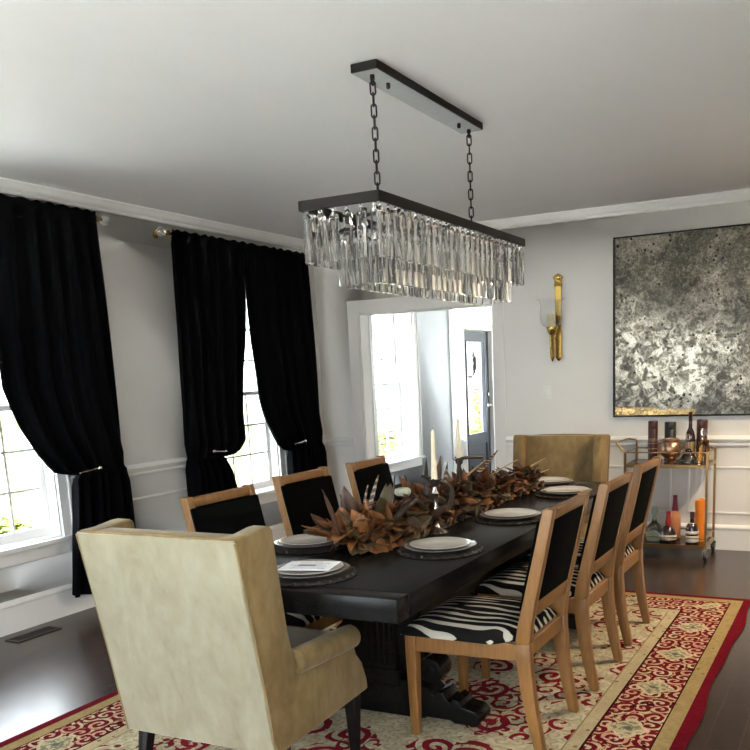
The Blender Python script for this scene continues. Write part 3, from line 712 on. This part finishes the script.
# ------------------------------------------------------------------ place settings
TZ = .7605
def charger_mesh():
    mb = MB(); n = 72; rings = []
    for r, z in ((.02, .004), (.12, .004), (.150, .005), (.163, .007), (.174, .008), (.182, .006), (.176, .001), (.02, .0005)):
        rings.append([((r + (.005*math.sin(24*2*PI*j/n) if r > .17 else 0))*math.cos(2*PI*j/n), (r + (.005*math.sin(24*2*PI*j/n) if r > .17 else 0))*math.sin(2*PI*j/n), z) for j in range(n)])
    mb.loft(rings)
    for k in range(24):
        a = 2*PI*k/24; mb.ball((.172*math.cos(a), .172*math.sin(a), .007), .008, 6)
    return mb
settings = [(-1.865, 2.665, 'at the near head of the table, under the menu card'), (-1.578, 3.22, 'nearest on the right, in front of the nearest zebra chair'), (-1.575, 4.03, 'second on the right side of the table'),
            (-1.56, 4.905, 'farthest on the right side, near the far armchair'), (-2.195, 3.15, 'on the left side, beside the near tip of the garland'), (-1.80, 5.31, 'at the far head of the table, by the garland end')]
ch0 = dp0 = sp0 = None
for x, y, w in settings:
    if ch0 is None:
        ch0 = charger_mesh().build('charger_plate', WOVEN, None, 50, (x, y, TZ)); a = ch0
        dp0 = MB().lathe([(.03, .003), (.085, .0035), (.093, .002), (.100, .004), (.152, .0175), (.154, .0195), (.150, .021), (.100, .0085), (.03, .0075)], n=56).build('dinner_plate', GREYPLATE, None, 50, (x, y, TZ+.008)); b = dp0
        sp0 = MB().lathe([(.03, .0025), (.080, .003), (.120, .014), (.128, .0155), (.131, .0175), (.126, .019), (.085, .008), (.03, .007)], n=56).build('salad_plate', PORCELAIN, None, 50, (x, y, TZ+.0165)); c = sp0
    else:
        a, b, c = ch0.copy(), dp0.copy(), sp0.copy()
        for q in (a, b, c): COL.objects.link(q)
        a.location = (x, y, TZ); b.location = (x, y, TZ+.008); c.location = (x, y, TZ+.0165)
    tag(a, 'dark woven charger ' + w, 'charger', 'woven chargers on the table')
    tag(b, 'grey dinner plate ' + w, 'plate', 'grey dinner plates')
    tag(c, 'pale glazed top plate ' + w, 'plate', 'pale top plates')
o = thing('menu_card', 'white printed card lying on the near head plate', 'card', (-1.862, 2.665, TZ+.0375), math.radians(14))
MB().box((0, 0, .001), (.20, .15, .002)).build('card', PAPER, o)
mb = MB()
for k in range(7): mb.box((random.uniform(-.012, .012), .055-.017*k, .0023), (random.uniform(.08, .15), .004, .0006))
mb.box((-.01, .0, .0023), (.07, .025, .0005)); mb.build('printed_lines', INK, o, 0)

# ------------------------------------------------------------------ leaf garland with horns and feathers
G = thing('leaf_garland', 'long garland of dried rust and brown leaves down the table', 'garland', (-1.95, 4.1, TZ))
def leaf(mb, p, d, up, L, Wd, mi, curl):
    d = d.normalized(); sd = d.cross(up).normalized(); nn = sd.cross(d)
    n = 6; L0 = []; L1 = []; Lc = []
    for i in range(n+1):
        t = i/n; w = Wd*math.sin(PI*min(1, t**.75))*(1 if t < .99 else .05) + .0008
        c = p + d*(L*t) + nn*(curl*L*(t*t))
        cup = nn*(w*.45)
        Lc.append(mb.bm.verts.new(c)); L0.append(mb.bm.verts.new(c - sd*w + cup)); L1.append(mb.bm.verts.new(c + sd*w + cup))
    for i in range(n):
        for a, b in ((L0, Lc), (Lc, L1)):
            mb.bm.faces.new((a[i], b[i], b[i+1], a[i+1])).material_index = mi
mb = MB(); random.seed(21)
for k in range(1500):
    t = random.random(); y = -1.01 + 2.15*t
    fat = .75 + .35*math.sin(PI*min(1, t*1.1+.1))
    ang = random.uniform(-.1, PI+.1)
    rr = random.uniform(.02, .125)*fat
    cx = .0 + .05*t
    p = Vector((cx + math.cos(ang)*rr*1.25, y, .022 + max(0, math.sin(ang))*rr*.95))
    d = Vector((math.cos(ang)*.55 + random.gauss(0, .40), random.gauss(-.7, .55), max(-.25, math.sin(ang)*.30 + random.gauss(0, .30))))
    if abs(math.cos(ang)) > .6: d.z -= .30
    L = random.uniform(.05, .15)*(1.1-.42*t); mi = random.choices((0, 1, 2, 3, 4), (3, 4, 2, 1.3, 2))[0]
    if t < .35 and random.random() < .5: mi = random.choice((3, 0, 2))
    leaf(mb, p, d, Vector((random.gauss(0, .4), random.gauss(0, .4), 1)), L, L*random.uniform(.20, .33), mi, random.uniform(-.45, .45))
for k in range(16):                                       # the broad leaves at the near tip
    a = random.uniform(-.9, .9)
    d = Vector((math.sin(a)*.7, -1*math.cos(a)*.8, random.uniform(.1, .9)))
    leaf(mb, Vector((.0+random.gauss(0, .035), -.95+random.gauss(0, .05), .05)), d, Vector((random.gauss(0, .5), .4, 1)), random.uniform(.13, .19), random.uniform(.03, .045), random.choice((3, 0, 3, 2)), random.uniform(0, .4))
for v in mb.bm.verts:
    v.co.z = max(v.co.z, .004 + .012*random.random())
    if v.co.z < .062:                                     # leaves lie beside the plates, not in them
        v.co.x = min(v.co.x, .180); v.co.y = min(v.co.y, 1.02)
        if -1.14 < v.co.y < -.76: v.co.x = max(v.co.x, -.062)
fol = mb.build('foliage', LEAVES, G, 180)
m = fol.modifiers.new('thickness', 'SOLIDIFY'); m.thickness = .0015
MB().tube([(-.06+.09*t/10, -1.02+2.14*t/10, .04) for t in range(11)], .02, 8).build('vine', LEAVES[4], G)
def gp(x, y, z): return Vector((x+1.95, y-4.1, z-TZ))
def feather(base, tip, w, m, nm='feather'):
    mb = MB(); L = (tip-base).length; n = 10; A0, A1 = [], []
    for i in range(n+1):
        t = i/n; ww = w*(.35+.65*math.sin(PI*min(1, .15+t*.8)))*(1-t**6)
        A0.append(mb.bm.verts.new((-ww, .25*w*(1-t), L*t))); A1.append(mb.bm.verts.new((ww, .25*w*(1-t), L*t)))
    mid = [mb.bm.verts.new((0, -.3*w, L*i/n)) for i in range(n+1)]
    for i in range(n):
        mb.bm.faces.new((A0[i], mid[i], mid[i+1], A0[i+1])); mb.bm.faces.new((mid[i], A1[i], A1[i+1], mid[i+1]))
    o = mb.build(nm, m, G, 180, base)
    o.rotation_euler = (tip-base).to_track_quat('Z', 'Y').to_euler()
    md = o.modifiers.new('thickness', 'SOLIDIFY'); md.thickness = .0015
    return o
for b, tpt, w, m, nm in ((gp(-1.90, 2.95, .86), gp(-1.905, 2.85, 1.065), .014, LEAVES[1], 'spear_leaf'), (gp(-1.93, 3.24, .90), gp(-1.90, 3.285, 1.07), .020, FEATHER, 'feather'), (gp(-1.95, 3.22, .90), gp(-1.93, 3.24, 1.03), .016, FEATHER, 'feather'),
                     (gp(-1.91, 3.42, .90), gp(-1.90, 3.43, 1.05), .013, LEAVES[1], 'spear_leaf'), (gp(-1.86, 3.66, .92), gp(-1.88, 3.72, 1.10), .010, LEAVES[4], 'spear_leaf'), (gp(-1.90, 3.86, .90), gp(-1.90, 3.92, 1.09), .018, LEAVES[1], 'spear_leaf'),
                     (gp(-1.93, 4.35, .90), gp(-1.90, 4.69, 1.045), .016, FEATHER, 'feather'), (gp(-1.93, 4.85, .84), gp(-1.87, 5.45, .92), .010, STRAW, 'dry_stalk'), (gp(-1.92, 4.95, .81), gp(-1.85, 5.45, .845), .010, STRAW, 'dry_stalk'),
                     (gp(-1.95, 4.2, .90), gp(-1.85, 4.38, 1.02), .012, STRAW, 'dry_stalk'), (gp(-1.97, 3.72, .90), gp(-1.99, 3.70, 1.02), .014, LEAVES[4], 'spear_leaf'), (gp(-1.94, 4.02, .88), gp(-1.93, 4.06, 1.04), .013, FEATHER, 'feather'), (gp(-1.95, 4.5, .88), gp(-1.82, 4.8, .98), .010, STRAW, 'dry_stalk')):
    feather(b, tpt, w, m, nm)
def horn(pts, rs):
    P = [Vector(p) for p in pts]; out = []
    for i in range(len(P)-1):
        p0, p1, p2, p3 = P[max(0, i-1)], P[i], P[i+1], P[min(len(P)-1, i+2)]
        for k in range(5):
            t = k/5; out.append(.5*((2*p1)+(p2-p0)*t+(2*p0-5*p1+4*p2-p3)*t*t+(-p0+3*p1-3*p2+p3)*t**3))
    out.append(P[-1]); n = len(out)
    MB().tube(out, [rs[0]+(rs[1]-rs[0])*i/(n-1) for i in range(n)], 10).build('curved_horn', HORN, G)
horn([gp(-1.84, 3.30, .87), gp(-1.80, 3.36, .92), gp(-1.80, 3.44, .935), gp(-1.82, 3.54, .90), gp(-1.85, 3.60, .86)], (.013, .006))
horn([gp(-1.88, 3.66, 1.02), gp(-1.83, 3.72, .99), gp(-1.80, 3.80, .95), gp(-1.79, 3.80, .89), gp(-1.80, 3.74, .83)], (.007, .015))
horn([gp(-1.92, 4.16, .93), gp(-1.91, 4.15, 1.0), gp(-1.90, 4.16, 1.045), gp(-1.86, 4.22, 1.05), gp(-1.83, 4.28, 1.045)], (.008, .010))
mb = MB()
for k in range(7): mb.ball((.020*math.cos(2*PI*k/7), .020*math.sin(2*PI*k/7), 0), .022, 10, (1, 1, .9))
mb.build('small_gourd', GOURD, G, 60, gp(-1.93, 3.56, .955))

def candlestick(x, y, cup, top, label, clabel, rx=0, bm=CHROME):
    o = thing('candlestick', label, 'candlestick', (x, y, TZ), 0, 'candlesticks among the leaves')
    h = cup-TZ
    MB().lathe([(.002, 0), (.056, 0), (.058, .005), (.050, .012), (.030, .020), (.016, .032), (.010, .05)], n=24).build('base', bm, o)
    MB().lathe([(.010, .05), (.008, .07), (.018, .09), (.020, .105), (.011, .125), (.008, h*.62), (.014, h*.68), (.018, h*.74), (.010, h*.80), (.010, h*.86)], n=18).build('stem', bm, o)
    mb = MB().lathe([(.010, h*.86), (.020, h*.90), (.022, h), (.0175, h), (.0170, h*.95), (.004, h*.94)], n=20)
    for k in range(5):
        a = 2*PI*k/5; d = Vector((math.cos(a), math.sin(a), .5)); leaf(mb, Vector((.016*math.cos(a), .016*math.sin(a), h*.93)), d, Vector((0, 0, 1)), .035, .009, 0, .3)
    mb.build('cup', HORN, o)
    L = top-cup
    c = thing('taper_candle', clabel, 'candle', (x, y, cup-.012), 0, 'cream taper candles')
    MB().lathe([(.004, .0), (.0150, .0), (.0150, .01), (.0085, L*.97), (.003, L+.008), (.001, L+.010)], n=16).build('wax_body', WAX, c)
    MB().cyl((0, 0, L+.008), (.001, 0, L+.020), .001, n=6).build('wick', LEAVES[4], c)
candlestick(-1.775, 3.588, 1.015, 1.246, 'silver candlestick on the right of the garland, by the nearest zebra chair', 'cream taper candle nearest the camera, beside the curved horns')
candlestick(-2.00, 4.36, 1.03, 1.255, 'dark candlestick half buried in the leaves, in front of the front door', 'cream taper candle farther along the garland, in front of the front door', 0, HORN)

# ------------------------------------------------------------------ chandelier
CHN = thing('crystal_chandelier', 'long rectangular crystal chandelier hanging on two chains over the table', 'chandelier', (-1.878, 3.845, ZC))
def cz(z): return z-ZC
MB().bx(-.062, .062, -.545, .545, cz(2.704), -.001).bevel(.003, 1).build('canopy', [BRONZE], CHN)
MB().bx(-.058, .058, -.541, .541, cz(2.7025), cz(2.7045)).build('canopy_plate', BRONZEPLATE, CHN)
for y in (-.36, .36): MB().cyl((.01, y, cz(2.704)), (.01, y, cz(2.690)), .009).ball((.01, y, cz(2.689)), .010, 10).build('canopy_screw', BRONZE, CHN)
L = .052
lk = None
for y in (-.487, .49):
    hook = MB().cyl((.006, y, cz(2.704)), (.006, y, cz(2.685)), .010).tube([(.006, y+.010*math.cos(k*PI/6), cz(2.676)+.012*math.sin(k*PI/6)) for k in range(12)], .004, 8, True).build('chain', BRONZE, CHN)
    z = 2.672; k = 0
    while z - L > 2.165:
        if lk is None:
            pts = []
            for q in range(24):
                a = 2*PI*q/24; pts.append((.0105*math.cos(a), 0, (.0155 if math.sin(a) > 0 else -.0155) + .0105*math.sin(a)))
            lk = MB().tube(pts, .0036, 8, True).build('chain_link', BRONZE, hook); l = lk
        else:
            l = lk.copy(); COL.objects.link(l); l.parent = hook
        l.location = (.006, y, cz(z-L/2+.006)); l.rotation_euler = (0, 0, PI/2*(k % 2)+.35); z -= .0435; k += 1
fx, fy = .186, .800
mb = MB(); zt, zb = cz(2.190), cz(2.150)
mb.bx(fx-.012, fx, -fy, fy, zb, zt).bx(-fx, -fx+.012, -fy, fy, zb, zt).bx(-fx, fx, -fy, -fy+.012, zb, zt).bx(-fx, fx, fy-.012, fy, zb, zt)
for y in (-.487, 0, .49): mb.bx(-fx, fx, y-.010, y+.010, cz(2.160), cz(2.172))
mb.bevel(.002, 1).build('frame', BRONZE, CHN)
mb = MB(); lx, ly, zr, oy = .102, .712, cz(2.085), .058
for s in (-1, 1):
    mb.bx(s*lx-.006, s*lx+.006, oy-ly, oy+ly, zr-.006, zr+.006).bx(-lx, lx, oy+s*ly-.006, oy+s*ly+.006, zr-.006, zr+.006)
    for y in (-.5, 0, .5): mb.cyl((s*lx, y, zr), (s*lx, y, cz(2.172)), .005, n=8)
mb.build('lower_frame', BRONZE, CHN)
for k in range(6):
    y = -.6+.24*k
    sk = MB().cyl((0, y, cz(2.172)), (0, y, cz(2.12)), .012).build('lamp_socket', BRONZE, CHN)
    MB().lathe([(.002, 0), (.012, -.004), (.018, -.030), (.016, -.055), (.003, -.085)], (0, y, cz(2.122)), 14).build('bulb', BULB, sk)
def crystal_into(mb, M):
    """hanging prism: faceted bar with a bead on a pin, hook at z = 0"""
    Lc, w, d = .198, .0240, .0085
    sec = [(-w, 0), (-w*.55, d), (w*.55, d), (w, 0), (w*.55, -d), (-w*.55, -d)]
    rings = [[M @ Vector((a*.35, b*.4, -.014)) for a, b in sec], [M @ Vector((a, b, -.030)) for a, b in sec], [M @ Vector((a, b, -Lc)) for a, b in sec], [M @ Vector((a*.80, b*.8, -Lc-.005)) for a, b in sec]]
    mb.loft(rings)
spots = []
ncl, ncs = 27, 6
for i in range(ncl): spots.append((fx-.014, -fy+.03+i*(2*fy-.06)/(ncl-1), 2.150, PI/2))
for i in range(ncs): spots.append((-fx+.03+i*(2*fx-.06)/(ncs-1), -fy+.014, 2.150, 0))
for i in range(25): spots.append((lx, oy-ly+.02+i*(2*ly-.04)/24, 2.066, PI/2))
for i in range(4): spots.append((-lx+.02+i*(2*lx-.04)/3, oy-ly, 2.066, 0))
rest = []
for i in range(25): (spots if len(spots) < 100 else rest).append((-lx, oy-ly+.02+i*(2*ly-.04)/24, 2.066, PI/2))
for i in range(ncl): rest.append((-fx+.014, -fy+.03+i*(2*fy-.06)/(ncl-1), 2.150, PI/2))
for i in range(ncs): rest.append((-fx+.03+i*(2*fx-.06)/(ncs-1), fy-.014, 2.150, 0))
for i in range(4): rest.append((-lx+.02+i*(2*lx-.04)/3, oy+ly, 2.066, 0))
c0 = None; random.seed(3)
for x, y, z, r in spots:
    rz = r + random.gauss(0, .07)
    if c0 is None:
        mb = MB(); crystal_into(mb, Matrix.Identity(4)); mb.ball((0, 0, -.007), .0085, 8); c0 = mb.build('crystal_prism', CRYSTAL, CHN, 0); c = c0
    else:
        c = c0.copy(); COL.objects.link(c); c.parent = CHN
    c.location = (x, y, cz(z)); c.rotation_euler = (0, 0, rz)
mb = MB()
for x, y, z, r in rest:
    M = Matrix.Translation((x, y, cz(z))) @ Matrix.Rotation(r+random.gauss(0, .07), 4, 'Z'); crystal_into(mb, M)
    mb.ball(M @ Vector((0, 0, -.007)), .0085, 8)
o = mb.build('crystal_curtain', CRYSTAL, CHN, 0); o['kind'] = 'stuff'

# ------------------------------------------------------------------ end wall: art, sconce, switch
o = thing('wall_art', 'large square antiqued silver leaf panel in a thin dark frame', 'artwork', (-1.155, YF, 1.789))
MB().bx(-.70, .70, -.030, -.012, -.70, .70).build('art_panel', mk_art(), o)
mb = MB()
for q in ((-.711, .711, -.711, -.697), (-.711, .711, .697, .711), (-.711, -.697, -.697, .697), (.697, .711, -.697, .697)): mb.bx(q[0], q[1], -.042, -.001, q[2], q[3])
mb.bevel(.002, 1).build('art_frame', BRONZE, o)
o = thing('wall_sconce', 'polished brass candle sconce with a glass shade on the end wall', 'sconce', (-2.333, YF, 1.56))
mb = MB().sweep([((0, -.016, .02), (.026, 0, 0), (0, .014, 0)), ((0, -.016, .24), (.026, 0, 0), (0, .014, 0)), ((0, -.016, .26), (.020, 0, 0), (0, .012, 0)), ((0, -.016, .60), (.028, 0, 0), (0, .014, 0)), ((0, -.016, .63), (.031, 0, 0), (0, .016, 0))])
mb.lathe([(.004, .0), (.012, .004), (.022, .02), (.026, .03)], (0, -.018, -.006), 16, 0, 1, .6)
mb.lathe([(.036, .60), (.036, .615), (.028, .625), (.033, .655), (.043, .668), (.044, .676), (.030, .690), (.010, .702), (.002, .704)], (0, -.020, 0), 20, 0, 1, .7)
mb.build('backplate', BRASS, o)
sx0 = -.028
mb = MB().lathe([(.003, -.015), (.008, -.008), (.012, .004), (.016, .012), (.022, .03), (.022, .20), (.030, .215), (.040, .235), (.046, .262), (.046, .268), (.030, .268)], (sx0, -.105, .005), 20)
mb.cyl((sx0*.3, -.02, .17), (sx0, -.10, .19), .010)
mb.build('candle_cup', BRASS, o)
mb = MB().lathe([(.045, .27), (.075, .29), (.092, .33), (.094, .38), (.086, .44), (.094, .478), (.122, .500), (.119, .5015), (.091, .479), (.083, .44), (.091, .38), (.089, .331), (.073, .293), (.044, .273)], (sx0, -.130, .0), 36)
mb.build('glass_shade', SHADEGLASS, o)
c = thing('pillar_candle', 'short cream candle inside the glass shade of the wall sconce', 'candle', (-2.333+sx0, YF-.13, 1.56+.275))
MB().lathe([(.002, 0), (.030, 0), (.031, .005), (.031, .100), (.028, .105), (.002, .102)], n=20).build('wax_body', WAX, c)
MB().cyl((0, 0, .102), (0, 0, .112), .0012, n=6).build('wick', LEAVES[4], c)
o = thing('light_switch', 'white light switch plate below the brass sconce', 'switch', (-2.449, YF, 1.298))
MB().bx(-.036, .036, -.006, -.0005, -.058, .058).bevel(.002, 2).build('switch_plate', WHITEPLASTIC, o)
MB().box((0, -.009, 0), (.010, .012, .024), Matrix.Rotation(.3, 4, 'X')).build('toggle', WHITEPLASTIC, o)

# ------------------------------------------------------------------ bar cart
CX0, CX1, CY0, CY1, CT, CB = -1.655, -1.036, 6.71, 7.10, .738, .118
o = thing('bar_cart', 'gold metal two tier bar cart below the framed art', 'bar cart', ((CX0+CX1)/2, (CY0+CY1)/2, 0))
hx, hy = (CX1-CX0)/2, (CY1-CY0)/2; pr = .0085
for sx in (-1, 1):
    for sy in (-1, 1):
        MB().bx(sx*hx-pr, sx*hx+pr, sy*hy-pr, sy*hy+pr, .085, CT+.095).build('post', GOLDMETAL, o)
        w = MB().cyl((sx*hx-.012, sy*hy, .036), (sx*hx+.012, sy*hy, .036), .036, n=20).bevel(.005, 2).build('wheel', RUBBER, o)
        MB().cyl((sx*hx-.016, sy*hy, .036), (sx*hx+.016, sy*hy, .036), .018, n=16).bx(sx*hx-.020, sx*hx+.020, sy*hy-.008, sy*hy+.008, .072, .088).bx(sx*hx-.020, sx*hx-.015, sy*hy-.008, sy*hy+.008, .03, .08).bx(sx*hx+.015, sx*hx+.020, sy*hy-.008, sy*hy+.008, .03, .08).build('caster_fork', CHROME, w)
SHELF = mk_wood('walnut_shelf', (.030, .015, .010), (.060, .030, .018), .2)
for z, nm in ((CT, 'upper_shelf'), (CB, 'lower_shelf')):
    mb = MB(); rect_ring(mb, -1, 1, 0, 0, 0, 0, 0) if False else None
    mb.bx(-hx, hx, -hy-.008, -hy+.010, z-.024, z).bx(-hx, hx, hy-.010, hy+.008, z-.024, z).bx(-hx-.008, -hx+.010, -hy, hy, z-.024, z).bx(hx-.010, hx+.008, -hy, hy, z-.024, z)
    f = mb.build('shelf_frame', GOLDMETAL, o)
    MB().bx(-hx+.01, hx-.01, -hy+.01, hy-.01, z-.012, z-.002).build(nm, SHELF, f)
    zz = z+(.092 if nm[0] == 'u' else .055)
    MB().cyl((-hx, -hy, zz), (hx, -hy, zz), .005).cyl((-hx, hy, zz), (hx, hy, zz), .005).cyl((hx, -hy, zz), (hx, hy, zz), .005).cyl((-hx, -hy, zz), (-hx, hy, zz), .005).build('guard_rail', GOLDMETAL, f)
zh = CT+.168
mb = MB().tube([(-hx, -hy, CT+.094), (-hx-.012, -hy, CT+.105), (-hx-.068, -hy, zh-.004), (-hx-.074, -hy+.012, zh), (-hx-.074, hy-.012, zh), (-hx-.066, hy, zh), (-hx-.008, hy, zh-.008), (-hx, hy, zh-.020), (-hx, hy, CT+.094)], .0075, 8)
mb.build('push_handle', GOLDMETAL, o)
US, LS = CT+.0005, CB+.0005
def canister(x, y, z, r, h, m, label, band=None):
    o = thing('bottle_canister', label, 'canister', (x, y, z), 0, 'spirit canisters on the bar cart')
    MB().lathe([(.002, 0), (r, 0), (r, h*.80), (r*.99, h*.802)], n=28).build('tube_body', m, o)
    MB().lathe([(r*.99, h*.803), (r, h*.806), (r, h-.004), (r-.003, h), (.002, h)], n=28).build('lid', m, o)
    if band:
        for a, b, mm in band: MB().lathe([(r+.0004, h*a), (r+.0006, h*a+.001), (r+.0006, h*b-.001), (r+.0004, h*b)], n=28).build('printed_band', mm, o)
canister(-1.505, 7.01, US, .038, .315, MAROON, 'tall maroon spirit canister, leftmost on the top of the bar cart', [(.30, .312, LABELGOLD), (.44, .448, LABELGOLD), (.50, .506, LABELGOLD), (.53, .536, LABELGOLD), (.56, .562, LABELGOLD)])
canister(-1.372, 7.03, US, .045, .305, BLACKBOX, 'black spirit canister behind the copper urn')
canister(-1.128, 7.03, US, .042, .318, MAROON, 'maroon spirit canister behind the amber decanter, rightmost on the bar cart')
o = thing('copper_urn', 'round tarnished copper urn on the top of the bar cart', 'urn', (-1.332, 6.84, US))
MB().lathe([(.002, 0), (.046, 0), (.048, .006), (.034, .016), (.020, .028), (.022, .036), (.050, .044), (.070, .062), (.080, .090), (.080, .122), (.070, .150), (.060, .162)], n=32).build('body', COPPER, o)
MB().lathe([(.060, .160), (.062, .170), (.068, .178), (.066, .186), (.056, .190), (.052, .175), (.050, .162)], n=32).build('rim', COPPER, o)
for s in (-1, 1): MB().tube([(s*.070, 0, .150), (s*.092, 0, .150), (s*.096, 0, .120), (s*.080, 0, .100)], .006, 8).build('handle', COPPER, o)
def bottle(x, y, z, prof, m, label, parts=(), cat='bottle', sx=1, sy=1, name='liquor_bottle'):
    o = thing(name, label, cat, (x, y, z), 0, 'bottles on the bar cart')
    MB().lathe(prof, n=28, sx=sx, sy=sy).build('bottle_body', m, o)
    for nm, pr_, mm in parts: MB().lathe(pr_, n=28, sx=sx, sy=sy).build(nm, mm, o)
    return o
bottle(-1.215, 7.015, US, [(.002, 0), (.037, 0), (.038, .004), (.038, .19), (.030, .225), (.015, .26), (.013, .30)], DARKGLASS, 'tall dark wine bottle, tallest thing on the bar cart',
       [('foil_cap', [(.0135, .30), (.0145, .305), (.0145, .372), (.0155, .374), (.0155, .384), (.002, .385)], MAROON), ('label', [(.0382, .06), (.0386, .061), (.0386, .15), (.0382, .151)], LABELGOLD)], name='wine_bottle')
bottle(-1.190, 6.80, US, [(.002, .0), (.072, 0), (.076, .008), (.069, .030), (.050, .062), (.026, .090), (.016, .120), (.015, .165), (.024, .172), (.002, .173)], CRYSTAL, 'wide based clear crystal ship decanter on the bar cart',
       [('liquor', [(.002, .006), (.066, .006), (.064, .022), (.058, .034), (.002, .035)], DARKGLASS), ('stopper', [(.012, .174), (.020, .185), (.024, .205), (.016, .225), (.002, .228)], CRYSTAL)], 'decanter', name='ship_decanter')
bottle(-1.092, 6.90, US, [(.002, .0), (.044, 0), (.046, .004), (.046, .120), (.038, .140), (.018, .150), (.018, .190), (.026, .196), (.002, .197)], CRYSTAL, 'square shouldered decanter of amber spirit on the bar cart',
       [('liquor', [(.002, .012), (.038, .012), (.038, .17), (.002, .101)], AMBER), ('stopper', [(.014, .198), (.024, .210), (.028, .235), (.020, .262), (.002, .265)], CRYSTAL)], 'decanter', 1, .8, 'spirit_decanter')
bottle(-1.455, 6.86, LS, [(.002, .0), (.062, 0), (.066, .006), (.066, .085), (.052, .115), (.020, .150), (.016, .20), (.024, .215), (.030, .240), (.018, .268), (.002, .27)], BOTTLEGREEN, 'pale green glass decanter on the lower shelf of the bar cart', (), 'decanter', name='glass_decanter')
bottle(-1.335, 6.80, LS, [(.002, 0), (.060, 0), (.064, .006), (.065, .05), (.060, .085), (.040, .115), (.020, .135)], DARKGLASS, 'squat dark bottle with a red wax neck on the lower cart shelf',
       [('wax_neck', [(.021, .133), (.024, .150), (.018, .185), (.016, .225), (.017, .226), (.017, .245), (.002, .246)], REDWAX), ('label', [(.0652, .025), (.0660, .026), (.0662, .062), (.0655, .063)], LABELWHITE), ('label_stripe', [(.0663, .034), (.0665, .035), (.0666, .039), (.0664, .040)], INK)])
bottle(-1.315, 6.97, LS, [(.002, 0), (.043, 0), (.045, .006), (.045, .16), (.038, .20), (.024, .225)], PEACHGLASS, 'pink necked bottle of peach coloured wine at the back of the lower cart shelf',
       [('foil_cap', [(.0245, .223), (.026, .228), (.018, .30), (.0165, .33), (.018, .335), (.018, .350), (.002, .352)], ROSEFOIL)], name='wine_bottle')
bottle(-1.152, 6.80, LS, [(.002, 0), (.047, 0), (.049, .005), (.049, .115), (.040, .145), (.017, .168), (.015, .20)], DARKGLASS, 'black bottle with two white labels on the lower cart shelf',
       [('cap', [(.0155, .198), (.0175, .200), (.0175, .248), (.002, .250)], MAROON), ('label', [(.0492, .014), (.0500, .015), (.0500, .062), (.0492, .063)], LABELWHITE), ('label', [(.0492, .078), (.0500, .079), (.0500, .100), (.0492, .101)], LABELWHITE), ('neck_label', [(.0300, .150), (.0308, .151), (.024, .162), (.023, .1625)], LABELWHITE)])
o = bottle(-1.112, 6.90, LS, [(.002, 0), (.034, 0), (.036, .006), (.037, .15), (.035, .23), (.039, .29), (.037, .325), (.002, .327)], ORANGE, 'tall bright orange bottle sleeve on the lower cart shelf', (), 'bottle', name='bottle_sleeve')
MB().tube([(0, 0, .322), (.020, 0, .330), (.038, 0, .322)], [.018, .014, .006], 10).build('folded_top', ORANGE, o)
